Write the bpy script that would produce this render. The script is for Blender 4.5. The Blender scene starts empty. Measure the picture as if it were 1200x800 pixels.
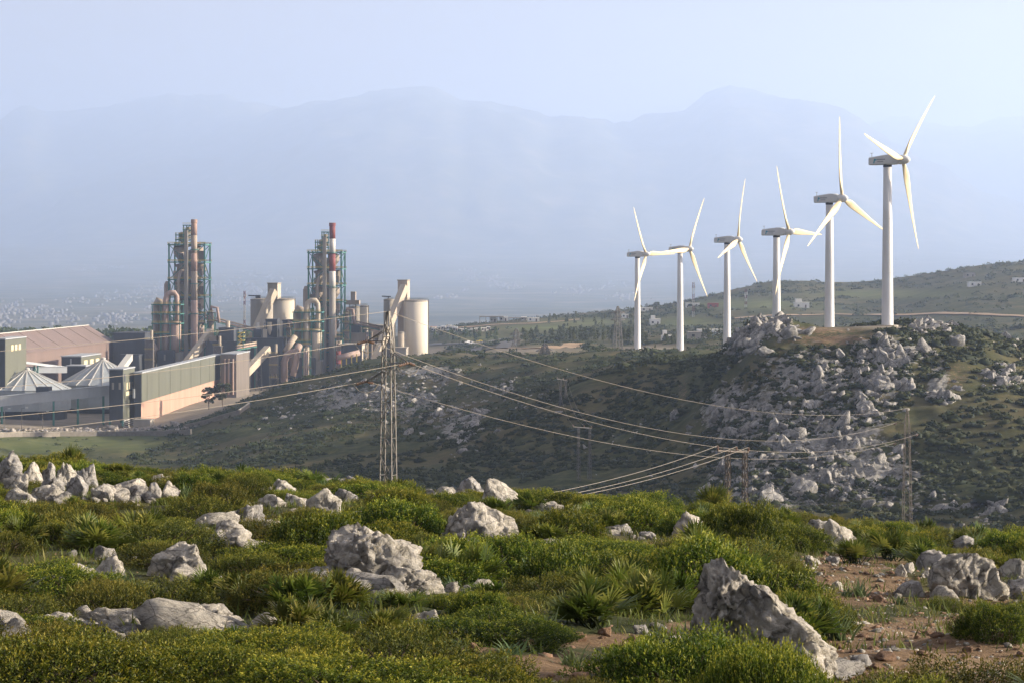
import bpy, bmesh, math, random
import numpy as np
from mathutils import Vector, Matrix, Quaternion

# ------------------------------------------------------------------ camera, sky, sun, exposure
F = 2700.0            # focal length in photo pixels (1200 wide)
HV = 320.0            # row of the horizon in the photo
scene = bpy.context.scene
COL = scene.collection
cam_data = bpy.data.cameras.new('camera')
cam = bpy.data.objects.new('camera', cam_data)
COL.objects.link(cam)
cam_data.sensor_width = 36.0
cam_data.lens = 36.0 * F / 1200.0
cam_data.shift_y = -(400.0 - HV) / 1200.0
cam_data.clip_start = 0.5
cam_data.clip_end = 60000.0
cam.rotation_euler = (math.radians(90), 0, 0)
scene.camera = cam

SUN_EL, SUN_AZ = 16.0, 88.0          # azimuth clockwise from the viewing direction
SUN_STRENGTH, SKY_STRENGTH = 5.0, 0.05
EXPOSURE = 1.98
world = bpy.data.worlds.new('World')
scene.world = world
world.use_nodes = True
wn = world.node_tree
bg = wn.nodes['Background']
sky = wn.nodes.new('ShaderNodeTexSky')
sky.sky_type = 'NISHITA'
sky.sun_disc = False
sky.sun_elevation = math.radians(SUN_EL)
sky.sun_rotation = math.radians(SUN_AZ)
sky.altitude = 200
sky.air_density = 1.0
sky.dust_density = 5.0
sky.ozone_density = 1.0
hsv = wn.nodes.new('ShaderNodeHueSaturation')      # thin high overcast: paler than a clear sky
hsv.inputs['Saturation'].default_value = 0.12
wn.links.new(sky.outputs[0], hsv.inputs['Color'])
_tc = wn.nodes.new('ShaderNodeTexCoord')
_mp = wn.nodes.new('ShaderNodeMapping')
_mp.inputs['Scale'].default_value = (1.0, 1.0, 7.0)
_nz = wn.nodes.new('ShaderNodeTexNoise')
_nz.inputs['Scale'].default_value = 3.2
_nz.inputs['Detail'].default_value = 6
_nz.inputs['Roughness'].default_value = 0.55
_rp = wn.nodes.new('ShaderNodeValToRGB')             # soft stretched cloud veils over the whole sky
_rp.color_ramp.elements[0].position = 0.3
_rp.color_ramp.elements[0].color = (0.96, 0.80, 0.71, 1)
_rp.color_ramp.elements[1].position = 0.7
_rp.color_ramp.elements[1].color = (1.30, 1.03, 0.87, 1)
_mx = wn.nodes.new('ShaderNodeMix')
_mx.data_type = 'RGBA'
_mx.blend_type = 'MULTIPLY'
_mx.inputs[0].default_value = 1.0
wn.links.new(_tc.outputs['Generated'], _mp.inputs[0])
wn.links.new(_mp.outputs[0], _nz.inputs['Vector'])
wn.links.new(_nz.outputs[0], _rp.inputs[0])
wn.links.new(hsv.outputs[0], _mx.inputs[6])
wn.links.new(_rp.outputs[0], _mx.inputs[7])
wn.links.new(_mx.outputs[2], bg.inputs[0])
bg.inputs[1].default_value = SKY_STRENGTH

sd = bpy.data.lights.new('sun', 'SUN')
sd.energy = SUN_STRENGTH
sd.angle = math.radians(0.6)
sd.color = (1.0, 0.86, 0.66)
sun = bpy.data.objects.new('sun', sd)
COL.objects.link(sun)
_a, _e = math.radians(SUN_AZ), math.radians(SUN_EL)
SDIR = Vector((math.sin(_a) * math.cos(_e), math.cos(_a) * math.cos(_e), math.sin(_e)))
sun.rotation_euler = SDIR.to_track_quat('Z', 'Y').to_euler()
sun.location = (60, 0, 60)

scene.view_settings.view_transform = 'Standard'
scene.view_settings.look = 'None'
scene.view_settings.exposure = EXPOSURE
scene.view_settings.gamma = 1.0
scene.view_settings.use_curve_mapping = False
cy = scene.cycles
cy.use_denoising = True
cy.max_bounces = 7
cy.diffuse_bounces = 3
cy.glossy_bounces = 2
cy.transmission_bounces = 3
cy.volume_bounces = 2
cy.transparent_max_bounces = 8
cy.sample_clamp_indirect = 8.0
HAZE_DENSITY = 1.05e-4
HAZE_COLOR = (0.54, 0.69, 1.0, 1)

rng = np.random.default_rng(11)
random.seed(5)

# ------------------------------------------------------------------ small helpers
def P(u, v, d):
    """photo pixel + distance along the view axis -> world point"""
    return Vector(((u - 600) / F * d, d, (HV - v) / F * d))

def hash3(i, j, k, seed):
    h = (i.astype(np.int64) * 374761393 + j.astype(np.int64) * 668265263 + k.astype(np.int64) * 2147483647 + seed * 974711) & 0xffffffff
    h = ((h ^ (h >> 13)) * 1274126177) & 0xffffffff
    h = h ^ (h >> 16)
    return (h & 0xffff) / 65535.0 * 2 - 1

def vnoise(p, seed=0):
    p = np.asarray(p, dtype=np.float64)
    i = np.floor(p).astype(np.int64)
    f = p - i
    f = f * f * (3 - 2 * f)
    r = 0
    for a in (0, 1):
        wa = f[:, 0] if a else 1 - f[:, 0]
        for b in (0, 1):
            wb = f[:, 1] if b else 1 - f[:, 1]
            for c in (0, 1):
                wc = f[:, 2] if c else 1 - f[:, 2]
                r = r + wa * wb * wc * hash3(i[:, 0] + a, i[:, 1] + b, i[:, 2] + c, seed)
    return r

def fbm(p, seed=0, octaves=4, gain=0.5):
    p = np.asarray(p, dtype=np.float64)
    r, a = 0, 1.0
    for o in range(octaves):
        r = r + a * vnoise(p * 2.03 ** o + 17.3 * o, seed + o)
        a *= gain
    return r

def xy3(X, Y, s):
    return np.stack([np.ravel(X) / s, np.ravel(Y) / s, np.zeros(np.size(X))], 1)

def sstep(a, b, x):
    t = np.clip((x - a) / (b - a), 0, 1)
    return t * t * (3 - 2 * t)

def mesh_np(name, verts, faces, mats=(), smooth=False, attrs=None, mat_index=None):
    """faces: (n,3) or (n,4) integer array"""
    verts = np.asarray(verts, dtype=np.float32)
    faces = np.asarray(faces, dtype=np.int32)
    me = bpy.data.meshes.new(name)
    n, k = faces.shape
    me.vertices.add(len(verts))
    me.vertices.foreach_set('co', verts.ravel())
    me.loops.add(n * k)
    me.loops.foreach_set('vertex_index', faces.ravel())
    me.polygons.add(n)
    me.polygons.foreach_set('loop_start', np.arange(0, n * k, k, dtype=np.int32))
    if smooth:
        me.polygons.foreach_set('use_smooth', np.ones(n, dtype=bool))
    if mat_index is not None:
        me.polygons.foreach_set('material_index', np.asarray(mat_index, dtype=np.int32))
    for m in mats:
        me.materials.append(m)
    me.update(calc_edges=True)
    if attrs:
        for an, av in attrs.items():
            at_ = me.attributes.new(an, 'FLOAT', 'POINT')
            at_.data.foreach_set('value', np.asarray(av, dtype=np.float32))
    me.validate()
    return me

def link(name, data, parent=None, loc=None):
    o = bpy.data.objects.new(name, data)
    COL.objects.link(o)
    if parent is not None:
        o.parent = parent
    if loc is not None:
        o.location = loc
    return o

def tag(o, label=None, cat=None, group=None, kind=None):
    if label: o['label'] = label
    if cat: o['category'] = cat
    if group: o['group'] = group
    if kind: o['kind'] = kind
    return o

class MB:
    """collects simple solids in world coordinates, builds ONE mesh object"""
    def __init__(s):
        s.v = []; s.f = []
    def add(s, vs, fs):
        b = len(s.v)
        s.v += [tuple(p) for p in vs]
        s.f += [tuple(b + i for i in f) for f in fs]
        return s
    def obox(s, c, ex, ey, ez):
        c, ex, ey, ez = Vector(c), Vector(ex), Vector(ey), Vector(ez)
        vs = [c + ex * a + ey * b + ez * d for d in (-1, 1) for b in (-1, 1) for a in (-1, 1)]
        return s.add(vs, [(0, 2, 3, 1), (4, 5, 7, 6), (0, 1, 5, 4), (2, 6, 7, 3), (0, 4, 6, 2), (1, 3, 7, 5)])
    def box(s, x0, x1, y0, y1, z0, z1):
        return s.obox(((x0 + x1) / 2, (y0 + y1) / 2, (z0 + z1) / 2), ((x1 - x0) / 2, 0, 0), (0, (y1 - y0) / 2, 0), (0, 0, (z1 - z0) / 2))
    def beam(s, p0, p1, w, h=None, up=(0, 0, 1)):
        h = h or w
        p0, p1 = Vector(p0), Vector(p1)
        d = (p1 - p0)
        L = d.length
        d.normalize()
        up = Vector(up)
        if abs(d.dot(up)) > 0.98:
            up = Vector((0, 1, 0))
        x = d.cross(up).normalized()
        z = x.cross(d).normalized()
        return s.obox((p0 + p1) / 2, x * w / 2, d * L / 2, z * h / 2)
    def tube(s, p0, p1, r0, r1=None, n=12, caps=True):
        return s.path([p0, p1], [r0, r0 if r1 is None else r1], n, caps)
    def path(s, pts, r, n=8, caps=True):
        pts = [Vector(p) for p in pts]
        if not isinstance(r, (list, tuple)):
            r = [r] * len(pts)
        b = len(s.v)
        prev = None
        for i, p in enumerate(pts):
            t = (pts[min(i + 1, len(pts) - 1)] - pts[max(i - 1, 0)]).normalized()
            if prev is None:
                a = Vector((0, 0, 1)) if abs(t.z) < 0.9 else Vector((1, 0, 0))
                x = t.cross(a).normalized()
            else:
                x = (prev - t * prev.dot(t)).normalized()
            prev = x
            y = t.cross(x)
            for k in range(n):
                an = 2 * math.pi * k / n
                s.v.append(tuple(p + (x * math.cos(an) + y * math.sin(an)) * r[i]))
        for i in range(len(pts) - 1):
            for k in range(n):
                a0 = b + i * n + k; a1 = b + i * n + (k + 1) % n
                s.f.append((a0, a0 + n, a1 + n, a1))
        if caps:
            s.f.append(tuple(b + k for k in range(n)))
            s.f.append(tuple(b + (len(pts) - 1) * n + k for k in reversed(range(n))))
        return s
    def lathe(s, c, prof, n=20):
        """prof: list of (radius, z) about a vertical axis through c"""
        c = Vector(c)
        b = len(s.v)
        for (r, z) in prof:
            for k in range(n):
                a = 2 * math.pi * k / n
                s.v.append((c.x + r * math.cos(a), c.y + r * math.sin(a), c.z + z))
        for i in range(len(prof) - 1):
            for k in range(n):
                a0 = b + i * n + k; a1 = b + i * n + (k + 1) % n
                s.f.append((a0, a1, a1 + n, a0 + n))
        s.f.append(tuple(b + k for k in reversed(range(n))))
        s.f.append(tuple(b + (len(prof) - 1) * n + k for k in range(n)))
        return s
    def mesh(s, name, m, origin=(0, 0, 0), smooth=False):
        me = bpy.data.meshes.new(name)
        o = Vector(origin)
        me.from_pydata([tuple(Vector(p) - o) for p in s.v], [], s.f)
        if m is not None:
            me.materials.append(m)
        if smooth:
            me.polygons.foreach_set('use_smooth', [len(p.vertices) <= 4 for p in me.polygons])
        me.update()
        return me

class Thing:
    def __init__(s, name, label, cat, origin, group=None):
        s.o = link(name, None, loc=origin)
        s.org = Vector(origin)
        tag(s.o, label, cat, group)
    def part(s, name, mb, m, parent=None, smooth=False, label=None):
        o = link(name, mb.mesh(name, m, s.org, smooth), parent or s.o)
        if label: o['label'] = label
        return o

def copy_tree(o, parent=None):
    c = o.copy()
    COL.objects.link(c)
    if parent is not None:
        c.parent = parent
    for ch in list(o.children):
        copy_tree(ch, c)
    return c

# ------------------------------------------------------------------ materials
def new_mat(name):
    m = bpy.data.materials.new(name)
    m.use_nodes = True
    return m, m.node_tree.nodes, m.node_tree.links, m.node_tree.nodes['Principled BSDF']

def noise_node(N, L, scale, detail=6, rough=0.6, coord=None, dist=0.0):
    t = N.new('ShaderNodeTexNoise')
    t.inputs['Scale'].default_value = scale
    t.inputs['Detail'].default_value = detail
    t.inputs['Roughness'].default_value = rough
    t.inputs['Distortion'].default_value = dist
    if coord is not None:
        L.new(coord, t.inputs['Vector'])
    return t

def ramp(N, L, fac, stops):
    r = N.new('ShaderNodeValToRGB')
    el = r.color_ramp.elements
    while len(el) < len(stops):
        el.new(0.5)
    for e, (p, c) in zip(el, stops):
        e.position = p
        e.color = (c[0], c[1], c[2], 1) if not isinstance(c, (int, float)) else (c, c, c, 1)
    L.new(fac, r.inputs[0])
    return r

def mix(N, L, fac, a, b, mode='MIX'):
    m = N.new('ShaderNodeMix')
    m.data_type = 'RGBA'
    m.blend_type = mode
    for sock, val in ((m.inputs[0], fac), (m.inputs[6], a), (m.inputs[7], b)):
        if hasattr(val, 'links') or isinstance(val, bpy.types.NodeSocket):
            L.new(val, sock)
        elif isinstance(val, (int, float)):
            sock.default_value = val
        else:
            sock.default_value = (val[0], val[1], val[2], 1)
    return m.outputs[2]

def simple(name, c1, c2=None, scale=0.5, rough=0.7, bump=0.0, bscale=None, metallic=0.0, streak=False, spec=0.3):
    """two-tone weathered surface; streak = stretched along z like rain marks"""
    m, N, L, b = new_mat(name)
    c2 = c2 or tuple(x * 0.7 for x in c1)
    tc = N.new('ShaderNodeTexCoord')
    co = tc.outputs['Object']
    if streak:
        mp = N.new('ShaderNodeMapping')
        mp.inputs['Scale'].default_value = (1, 1, 0.12)
        L.new(co, mp.inputs[0])
        co = mp.outputs[0]
    n = noise_node(N, L, scale, 7, 0.65, co)
    r = ramp(N, L, n.outputs[0], [(0.3, c2), (0.68, c1)])
    L.new(r.outputs[0], b.inputs['Base Color'])
    b.inputs['Roughness'].default_value = rough
    b.inputs['Metallic'].default_value = metallic
    b.inputs['Specular IOR Level'].default_value = spec
    if bump:
        n2 = noise_node(N, L, bscale or scale * 6, 6, 0.7, tc.outputs['Object'])
        bp = N.new('ShaderNodeBump')
        bp.inputs['Strength'].default_value = bump
        L.new(n2.outputs[0], bp.inputs['Height'])
        L.new(bp.outputs[0], b.inputs['Normal'])
    return m

def cladding(name, c1, c2, scale=0.15, period=1.0):
    """painted corrugated sheet: rain streaks and fine vertical ribs as relief"""
    m, N, L, b = new_mat(name)
    tc = N.new('ShaderNodeTexCoord')
    mp = N.new('ShaderNodeMapping')
    mp.inputs['Scale'].default_value = (1, 1, 0.15)
    L.new(tc.outputs['Object'], mp.inputs[0])
    n = noise_node(N, L, scale, 8, 0.7, mp.outputs[0])
    r = ramp(N, L, n.outputs[0], [(0.3, c2), (0.7, c1)])
    L.new(r.outputs[0], b.inputs['Base Color'])
    b.inputs['Roughness'].default_value = 0.6
    b.inputs['Specular IOR Level'].default_value = 0.3
    w = N.new('ShaderNodeTexWave')
    w.wave_type = 'BANDS'
    w.bands_direction = 'DIAGONAL'
    w.inputs['Scale'].default_value = period
    w.inputs['Distortion'].default_value = 0
    mp2 = N.new('ShaderNodeMapping')
    mp2.inputs['Scale'].default_value = (1, 1, 0)
    L.new(tc.outputs['Object'], mp2.inputs[0])
    L.new(mp2.outputs[0], w.inputs[0])
    bp = N.new('ShaderNodeBump')
    bp.inputs['Strength'].default_value = 0.25
    bp.inputs['Distance'].default_value = 0.1
    L.new(w.outputs[0], bp.inputs['Height'])
    L.new(bp.outputs[0], b.inputs['Normal'])
    return m

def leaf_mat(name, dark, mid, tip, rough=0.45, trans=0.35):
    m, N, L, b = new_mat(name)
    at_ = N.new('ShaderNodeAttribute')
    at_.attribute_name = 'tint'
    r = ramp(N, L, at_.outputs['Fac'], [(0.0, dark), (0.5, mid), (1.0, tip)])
    oi = N.new('ShaderNodeObjectInfo')
    hs = N.new('ShaderNodeHueSaturation')
    mr = N.new('ShaderNodeMapRange')
    mr.inputs[3].default_value = 0.475
    mr.inputs[4].default_value = 0.52
    L.new(oi.outputs['Random'], mr.inputs[0])
    L.new(mr.outputs[0], hs.inputs['Hue'])
    mr2 = N.new('ShaderNodeMapRange')
    mr2.inputs[3].default_value = 0.75
    mr2.inputs[4].default_value = 1.25
    mu = N.new('ShaderNodeMath'); mu.operation = 'MULTIPLY'; mu.inputs[1].default_value = 7.31
    fr = N.new('ShaderNodeMath'); fr.operation = 'FRACT'
    L.new(oi.outputs['Random'], mu.inputs[0]); L.new(mu.outputs[0], fr.inputs[0]); L.new(fr.outputs[0], mr2.inputs[0])
    L.new(mr2.outputs[0], hs.inputs['Value'])
    L.new(r.outputs[0], hs.inputs['Color'])
    L.new(hs.outputs[0], b.inputs['Base Color'])
    b.inputs['Roughness'].default_value = rough
    b.inputs['Specular IOR Level'].default_value = 0.2
    tr = N.new('ShaderNodeBsdfTranslucent')
    L.new(hs.outputs[0], tr.inputs[0])
    ms = N.new('ShaderNodeMixShader')
    ms.inputs[0].default_value = trans
    L.new(b.outputs[0], ms.inputs[1]); L.new(tr.outputs[0], ms.inputs[2])
    L.new(ms.outputs[0], N['Material Output'].inputs[0])
    return m

def rock_mat(name, light, mid, dark, lichen=None, scale=1.0, bump=0.9):
    m, N, L, b = new_mat(name)
    tc = N.new('ShaderNodeTexCoord')
    co = tc.outputs['Object']
    n1 = noise_node(N, L, 1.6 * scale, 9, 0.68, co, 0.3)
    r1 = ramp(N, L, n1.outputs[0], [(0.32, dark), (0.47, mid), (0.62, light)])
    n2 = noise_node(N, L, 9 * scale, 8, 0.75, co)
    r2 = ramp(N, L, n2.outputs[0], [(0.3, 0.45), (0.5, 0.95), (0.7, 1.1)])
    col = mix(N, L, 1.0, r1.outputs[0], r2.outputs[0], 'MULTIPLY')
    vo = N.new('ShaderNodeTexVoronoi')
    vo.inputs['Scale'].default_value = 11 * scale
    L.new(co, vo.inputs['Vector'])
    pits = ramp(N, L, vo.outputs['Distance'], [(0.0, 0.35), (0.25, 1.0)])
    n4 = noise_node(N, L, 2.3 * scale, 4, 0.6, co)
    pm = ramp(N, L, n4.outputs[0], [(0.45, 0.0), (0.62, 1.0)])
    col = mix(N, L, pm.outputs[0], col, mix(N, L, 1.0, col, pits.outputs[0], 'MULTIPLY'))
    wv = noise_node(N, L, 2.0 * scale, 5, 0.6, co)
    wm = N.new('ShaderNodeMix'); wm.data_type = 'VECTOR'; wm.inputs[0].default_value = 0.22
    L.new(co, wm.inputs[4]); L.new(wv.outputs['Color'], wm.inputs[5])
    ve = N.new('ShaderNodeTexVoronoi'); ve.feature = 'DISTANCE_TO_EDGE'
    ve.inputs['Scale'].default_value = 2.6 * scale
    L.new(wm.outputs[1], ve.inputs['Vector'])
    cr_ = ramp(N, L, ve.outputs['Distance'], [(0.0, 0.22), (0.035, 1.0)])
    col = mix(N, L, 0.8, col, cr_.outputs[0], 'MULTIPLY')
    st_ = noise_node(N, L, 0.8 * scale, 7, 0.7, co)
    sm_ = ramp(N, L, st_.outputs[0], [(0.50, 0.0), (0.60, 0.7)])
    col = mix(N, L, sm_.outputs[0], col, dark)
    if lichen:
        n3 = noise_node(N, L, 3.1 * scale, 8, 0.75, co)
        lm = ramp(N, L, n3.outputs[0], [(0.62, 0.0), (0.70, 0.75)])
        col = mix(N, L, lm.outputs[0], col, lichen)
    L.new(col, b.inputs['Base Color'])
    b.inputs['Roughness'].default_value = 0.9
    b.inputs['Specular IOR Level'].default_value = 0.15
    ad = N.new('ShaderNodeMath'); ad.operation = 'MULTIPLY_ADD'
    n6 = noise_node(N, L, 26 * scale, 8, 0.8, co)
    n7 = N.new('ShaderNodeMath'); n7.operation = 'MULTIPLY_ADD'; n7.inputs[1].default_value = 0.55
    L.new(n6.outputs[0], n7.inputs[0]); L.new(n2.outputs[0], n7.inputs[2])
    L.new(n7.outputs[0], ad.inputs[0]); ad.inputs[1].default_value = 1.0
    sc_ = N.new('ShaderNodeMath'); sc_.operation = 'MULTIPLY'; sc_.inputs[1].default_value = 0.10
    L.new(vo.outputs['Distance'], sc_.inputs[0]); L.new(sc_.outputs[0], ad.inputs[2])
    bp = N.new('ShaderNodeBump')
    bp.inputs['Strength'].default_value = bump
    bp.inputs['Distance'].default_value = 0.12 / scale
    L.new(ad.outputs[0], bp.inputs['Height'])
    L.new(bp.outputs[0], b.inputs['Normal'])
    return m

MAT = {}
MAT['limestone'] = rock_mat('pale_limestone', (0.74, 0.69, 0.60), (0.57, 0.535, 0.475), (0.21, 0.205, 0.20), (0.42, 0.27, 0.07))
MAT['limestone_grey'] = rock_mat('grey_limestone', (0.58, 0.555, 0.51), (0.40, 0.385, 0.37), (0.14, 0.14, 0.14), (0.35, 0.26, 0.10))
MAT['hill_rock'] = rock_mat('hillside_limestone', (0.52, 0.50, 0.465), (0.35, 0.34, 0.325), (0.10, 0.10, 0.10), None, 0.3)
MAT['red_stone'] = rock_mat('reddish_stone', (0.40, 0.27, 0.19), (0.28, 0.18, 0.12), (0.14, 0.09, 0.06), None, 2.5)
MAT['mastic'] = leaf_mat('mastic_leaves', (0.009, 0.017, 0.002), (0.066, 0.100, 0.008), (0.275, 0.26, 0.028), 0.55, 0.34)  # dark end paints shade inside the bush; tip end young growth, brightened as sunlit
MAT['heath'] = leaf_mat('heath_leaves', (0.013, 0.018, 0.004), (0.066, 0.080, 0.011), (0.20, 0.175, 0.024), 0.65, 0.3)
MAT['palm'] = leaf_mat('palm_leaves', (0.018, 0.032, 0.006), (0.085, 0.115, 0.016), (0.30, 0.27, 0.060), 0.5, 0.35)
MAT['asphodel'] = leaf_mat('strap_leaves', (0.04, 0.065, 0.03), (0.085, 0.13, 0.055), (0.15, 0.18, 0.08), 0.5, 0.35)
MAT['grass'] = leaf_mat('grass_blades', (0.045, 0.06, 0.012), (0.09, 0.115, 0.022), (0.19, 0.17, 0.05), 0.6, 0.35)
MAT['twig'] = simple('brown_twigs', (0.10, 0.075, 0.05), (0.05, 0.038, 0.028), 6, 0.9)
MAT['scrub'] = leaf_mat('hillside_scrub', (0.010, 0.017, 0.008), (0.027, 0.039, 0.014), (0.066, 0.072, 0.021), 0.7, 0.12)
MAT['tree'] = leaf_mat('tree_leaves', (0.035, 0.050, 0.020), (0.070, 0.090, 0.036), (0.12, 0.135, 0.055), 0.6, 0.45)
MAT['bark'] = simple('bark', (0.16, 0.12, 0.09), (0.07, 0.05, 0.04), 2, 0.95)
MAT['white_paint'] = simple('turbine_white_paint', (0.66, 0.66, 0.66), (0.56, 0.56, 0.56), 0.25, 0.4, streak=True)
MAT['blade'] = simple('sunlit_blade_gelcoat', (0.70, 0.60, 0.40), (0.54, 0.44, 0.27), 0.35, 0.45)  # cream holds the warm sunlight on the blades in its colour
MAT['dark_gap'] = simple('dark_rubber', (0.04, 0.04, 0.045), (0.02, 0.02, 0.022), 1, 0.8)
MAT['logo_blue'] = simple('logo_teal_print', (0.05, 0.33, 0.45), (0.04, 0.28, 0.40), 1, 0.5)
MAT['logo_grey'] = simple('logo_grey_print', (0.16, 0.18, 0.22), (0.12, 0.14, 0.17), 1, 0.5)
MAT['galv'] = simple('galvanised_steel', (0.17, 0.16, 0.145), (0.08, 0.073, 0.066), 1.2, 0.55, metallic=0.35)
MAT['rust'] = simple('rust_brown_steel', (0.14, 0.115, 0.095), (0.08, 0.065, 0.055), 1.2, 0.7)
MAT['galv_dark'] = simple('weathered_dark_steel', (0.13, 0.125, 0.12), (0.08, 0.078, 0.075), 1.2, 0.7)
MAT['cable'] = simple('aluminium_cable', (0.30, 0.265, 0.22), (0.24, 0.21, 0.175), 0.5, 0.5, metallic=0.3)
MAT['insul'] = simple('brown_glass_insulator', (0.20, 0.12, 0.08), (0.11, 0.07, 0.05), 3, 0.3)
MAT['slate'] = cladding('slate_cladding', (0.060, 0.066, 0.078), (0.036, 0.040, 0.048))
MAT['olive'] = cladding('olive_grey_cladding', (0.120, 0.125, 0.095), (0.09, 0.094, 0.073))  # shed sheeting; on the slate blocks it colours the side facing the sun
MAT['taupe'] = cladding('dusty_roof_sheet', (0.185, 0.135, 0.118), (0.14, 0.105, 0.094), 0.08)
MAT['greyblue'] = cladding('grey_gallery_sheet', (0.36, 0.38, 0.40), (0.28, 0.30, 0.32))
MAT['dome'] = simple('pale_roof_membrane', (0.34, 0.37, 0.385), (0.25, 0.275, 0.29), 0.15, 0.55)
MAT['rib'] = simple('white_roof_rib', (0.52, 0.51, 0.47), (0.42, 0.41, 0.38), 0.5, 0.6)
MAT['pink'] = simple('pink_dusty_plaster', (0.42, 0.275, 0.21), (0.31, 0.185, 0.14), 0.10, 0.9, streak=True)
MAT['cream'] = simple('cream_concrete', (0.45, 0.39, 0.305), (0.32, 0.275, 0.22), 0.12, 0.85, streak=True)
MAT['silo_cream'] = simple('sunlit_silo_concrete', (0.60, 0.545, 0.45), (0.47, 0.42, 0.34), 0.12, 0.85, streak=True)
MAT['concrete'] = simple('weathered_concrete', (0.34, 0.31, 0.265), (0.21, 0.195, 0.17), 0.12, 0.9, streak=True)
MAT['dust'] = simple('cement_dust_steel', (0.37, 0.305, 0.24), (0.23, 0.19, 0.155), 0.2, 0.8, streak=True)
MAT['dust_dark'] = simple('dark_dusty_steel', (0.17, 0.145, 0.125), (0.09, 0.08, 0.075), 0.25, 0.85, streak=True)
MAT['duct'] = simple('pinkish_duct_steel', (0.37, 0.27, 0.225), (0.24, 0.18, 0.155), 0.2, 0.7, streak=True)
MAT['teal'] = simple('teal_painted_steel', (0.06, 0.20, 0.165), (0.04, 0.13, 0.11), 0.4, 0.6)
MAT['yellow'] = simple('yellow_handrail_paint', (0.55, 0.42, 0.06), (0.40, 0.30, 0.05), 0.8, 0.6)
MAT['red_band'] = simple('red_band_paint', (0.20, 0.05, 0.045), (0.14, 0.04, 0.036), 0.3, 0.7, streak=True)
MAT['white_band'] = simple('white_band_paint', (0.54, 0.52, 0.49), (0.42, 0.40, 0.37), 0.3, 0.7, streak=True)
MAT['stack_brown'] = simple('brown_stack_concrete', (0.36, 0.24, 0.19), (0.24, 0.17, 0.14), 0.2, 0.8, streak=True)
MAT['louver'] = simple('cream_window_sheet', (0.66, 0.56, 0.36), (0.52, 0.43, 0.27), 0.4, 0.7)
MAT['house_white'] = simple('whitewash', (0.78, 0.76, 0.72), (0.64, 0.61, 0.56), 0.2, 0.85, streak=True)
MAT['house_grey'] = simple('bare_block_wall', (0.40, 0.37, 0.33), (0.28, 0.26, 0.24), 0.3, 0.9)
MAT['house_red'] = simple('red_shed_sheet', (0.36, 0.06, 0.05), (0.26, 0.05, 0.045), 0.3, 0.7)
MAT['glass_dark'] = simple('dark_window_glass', (0.05, 0.055, 0.06), (0.03, 0.03, 0.035), 1, 0.2)
MAT['asphalt'] = simple('asphalt', (0.17, 0.165, 0.155), (0.12, 0.118, 0.112), 0.1, 0.9)
MAT['dirt'] = simple('tan_dirt', (0.38, 0.27, 0.17), (0.27, 0.19, 0.12), 0.08, 0.95)
MAT['median'] = simple('green_median_turf', (0.10, 0.15, 0.03), (0.07, 0.10, 0.025), 0.15, 0.95)
MAT['wall_grey'] = simple('rubble_masonry', (0.22, 0.20, 0.175), (0.14, 0.125, 0.11), 0.8, 0.95)
MAT['rubble'] = simple('pale_rubble', (0.36, 0.33, 0.30), (0.12, 0.11, 0.10), 0.6, 0.95)
MAT['town'] = simple('far_house_wall', (0.25, 0.24, 0.23), (0.09, 0.09, 0.09), 0.006, 0.9)

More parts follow.
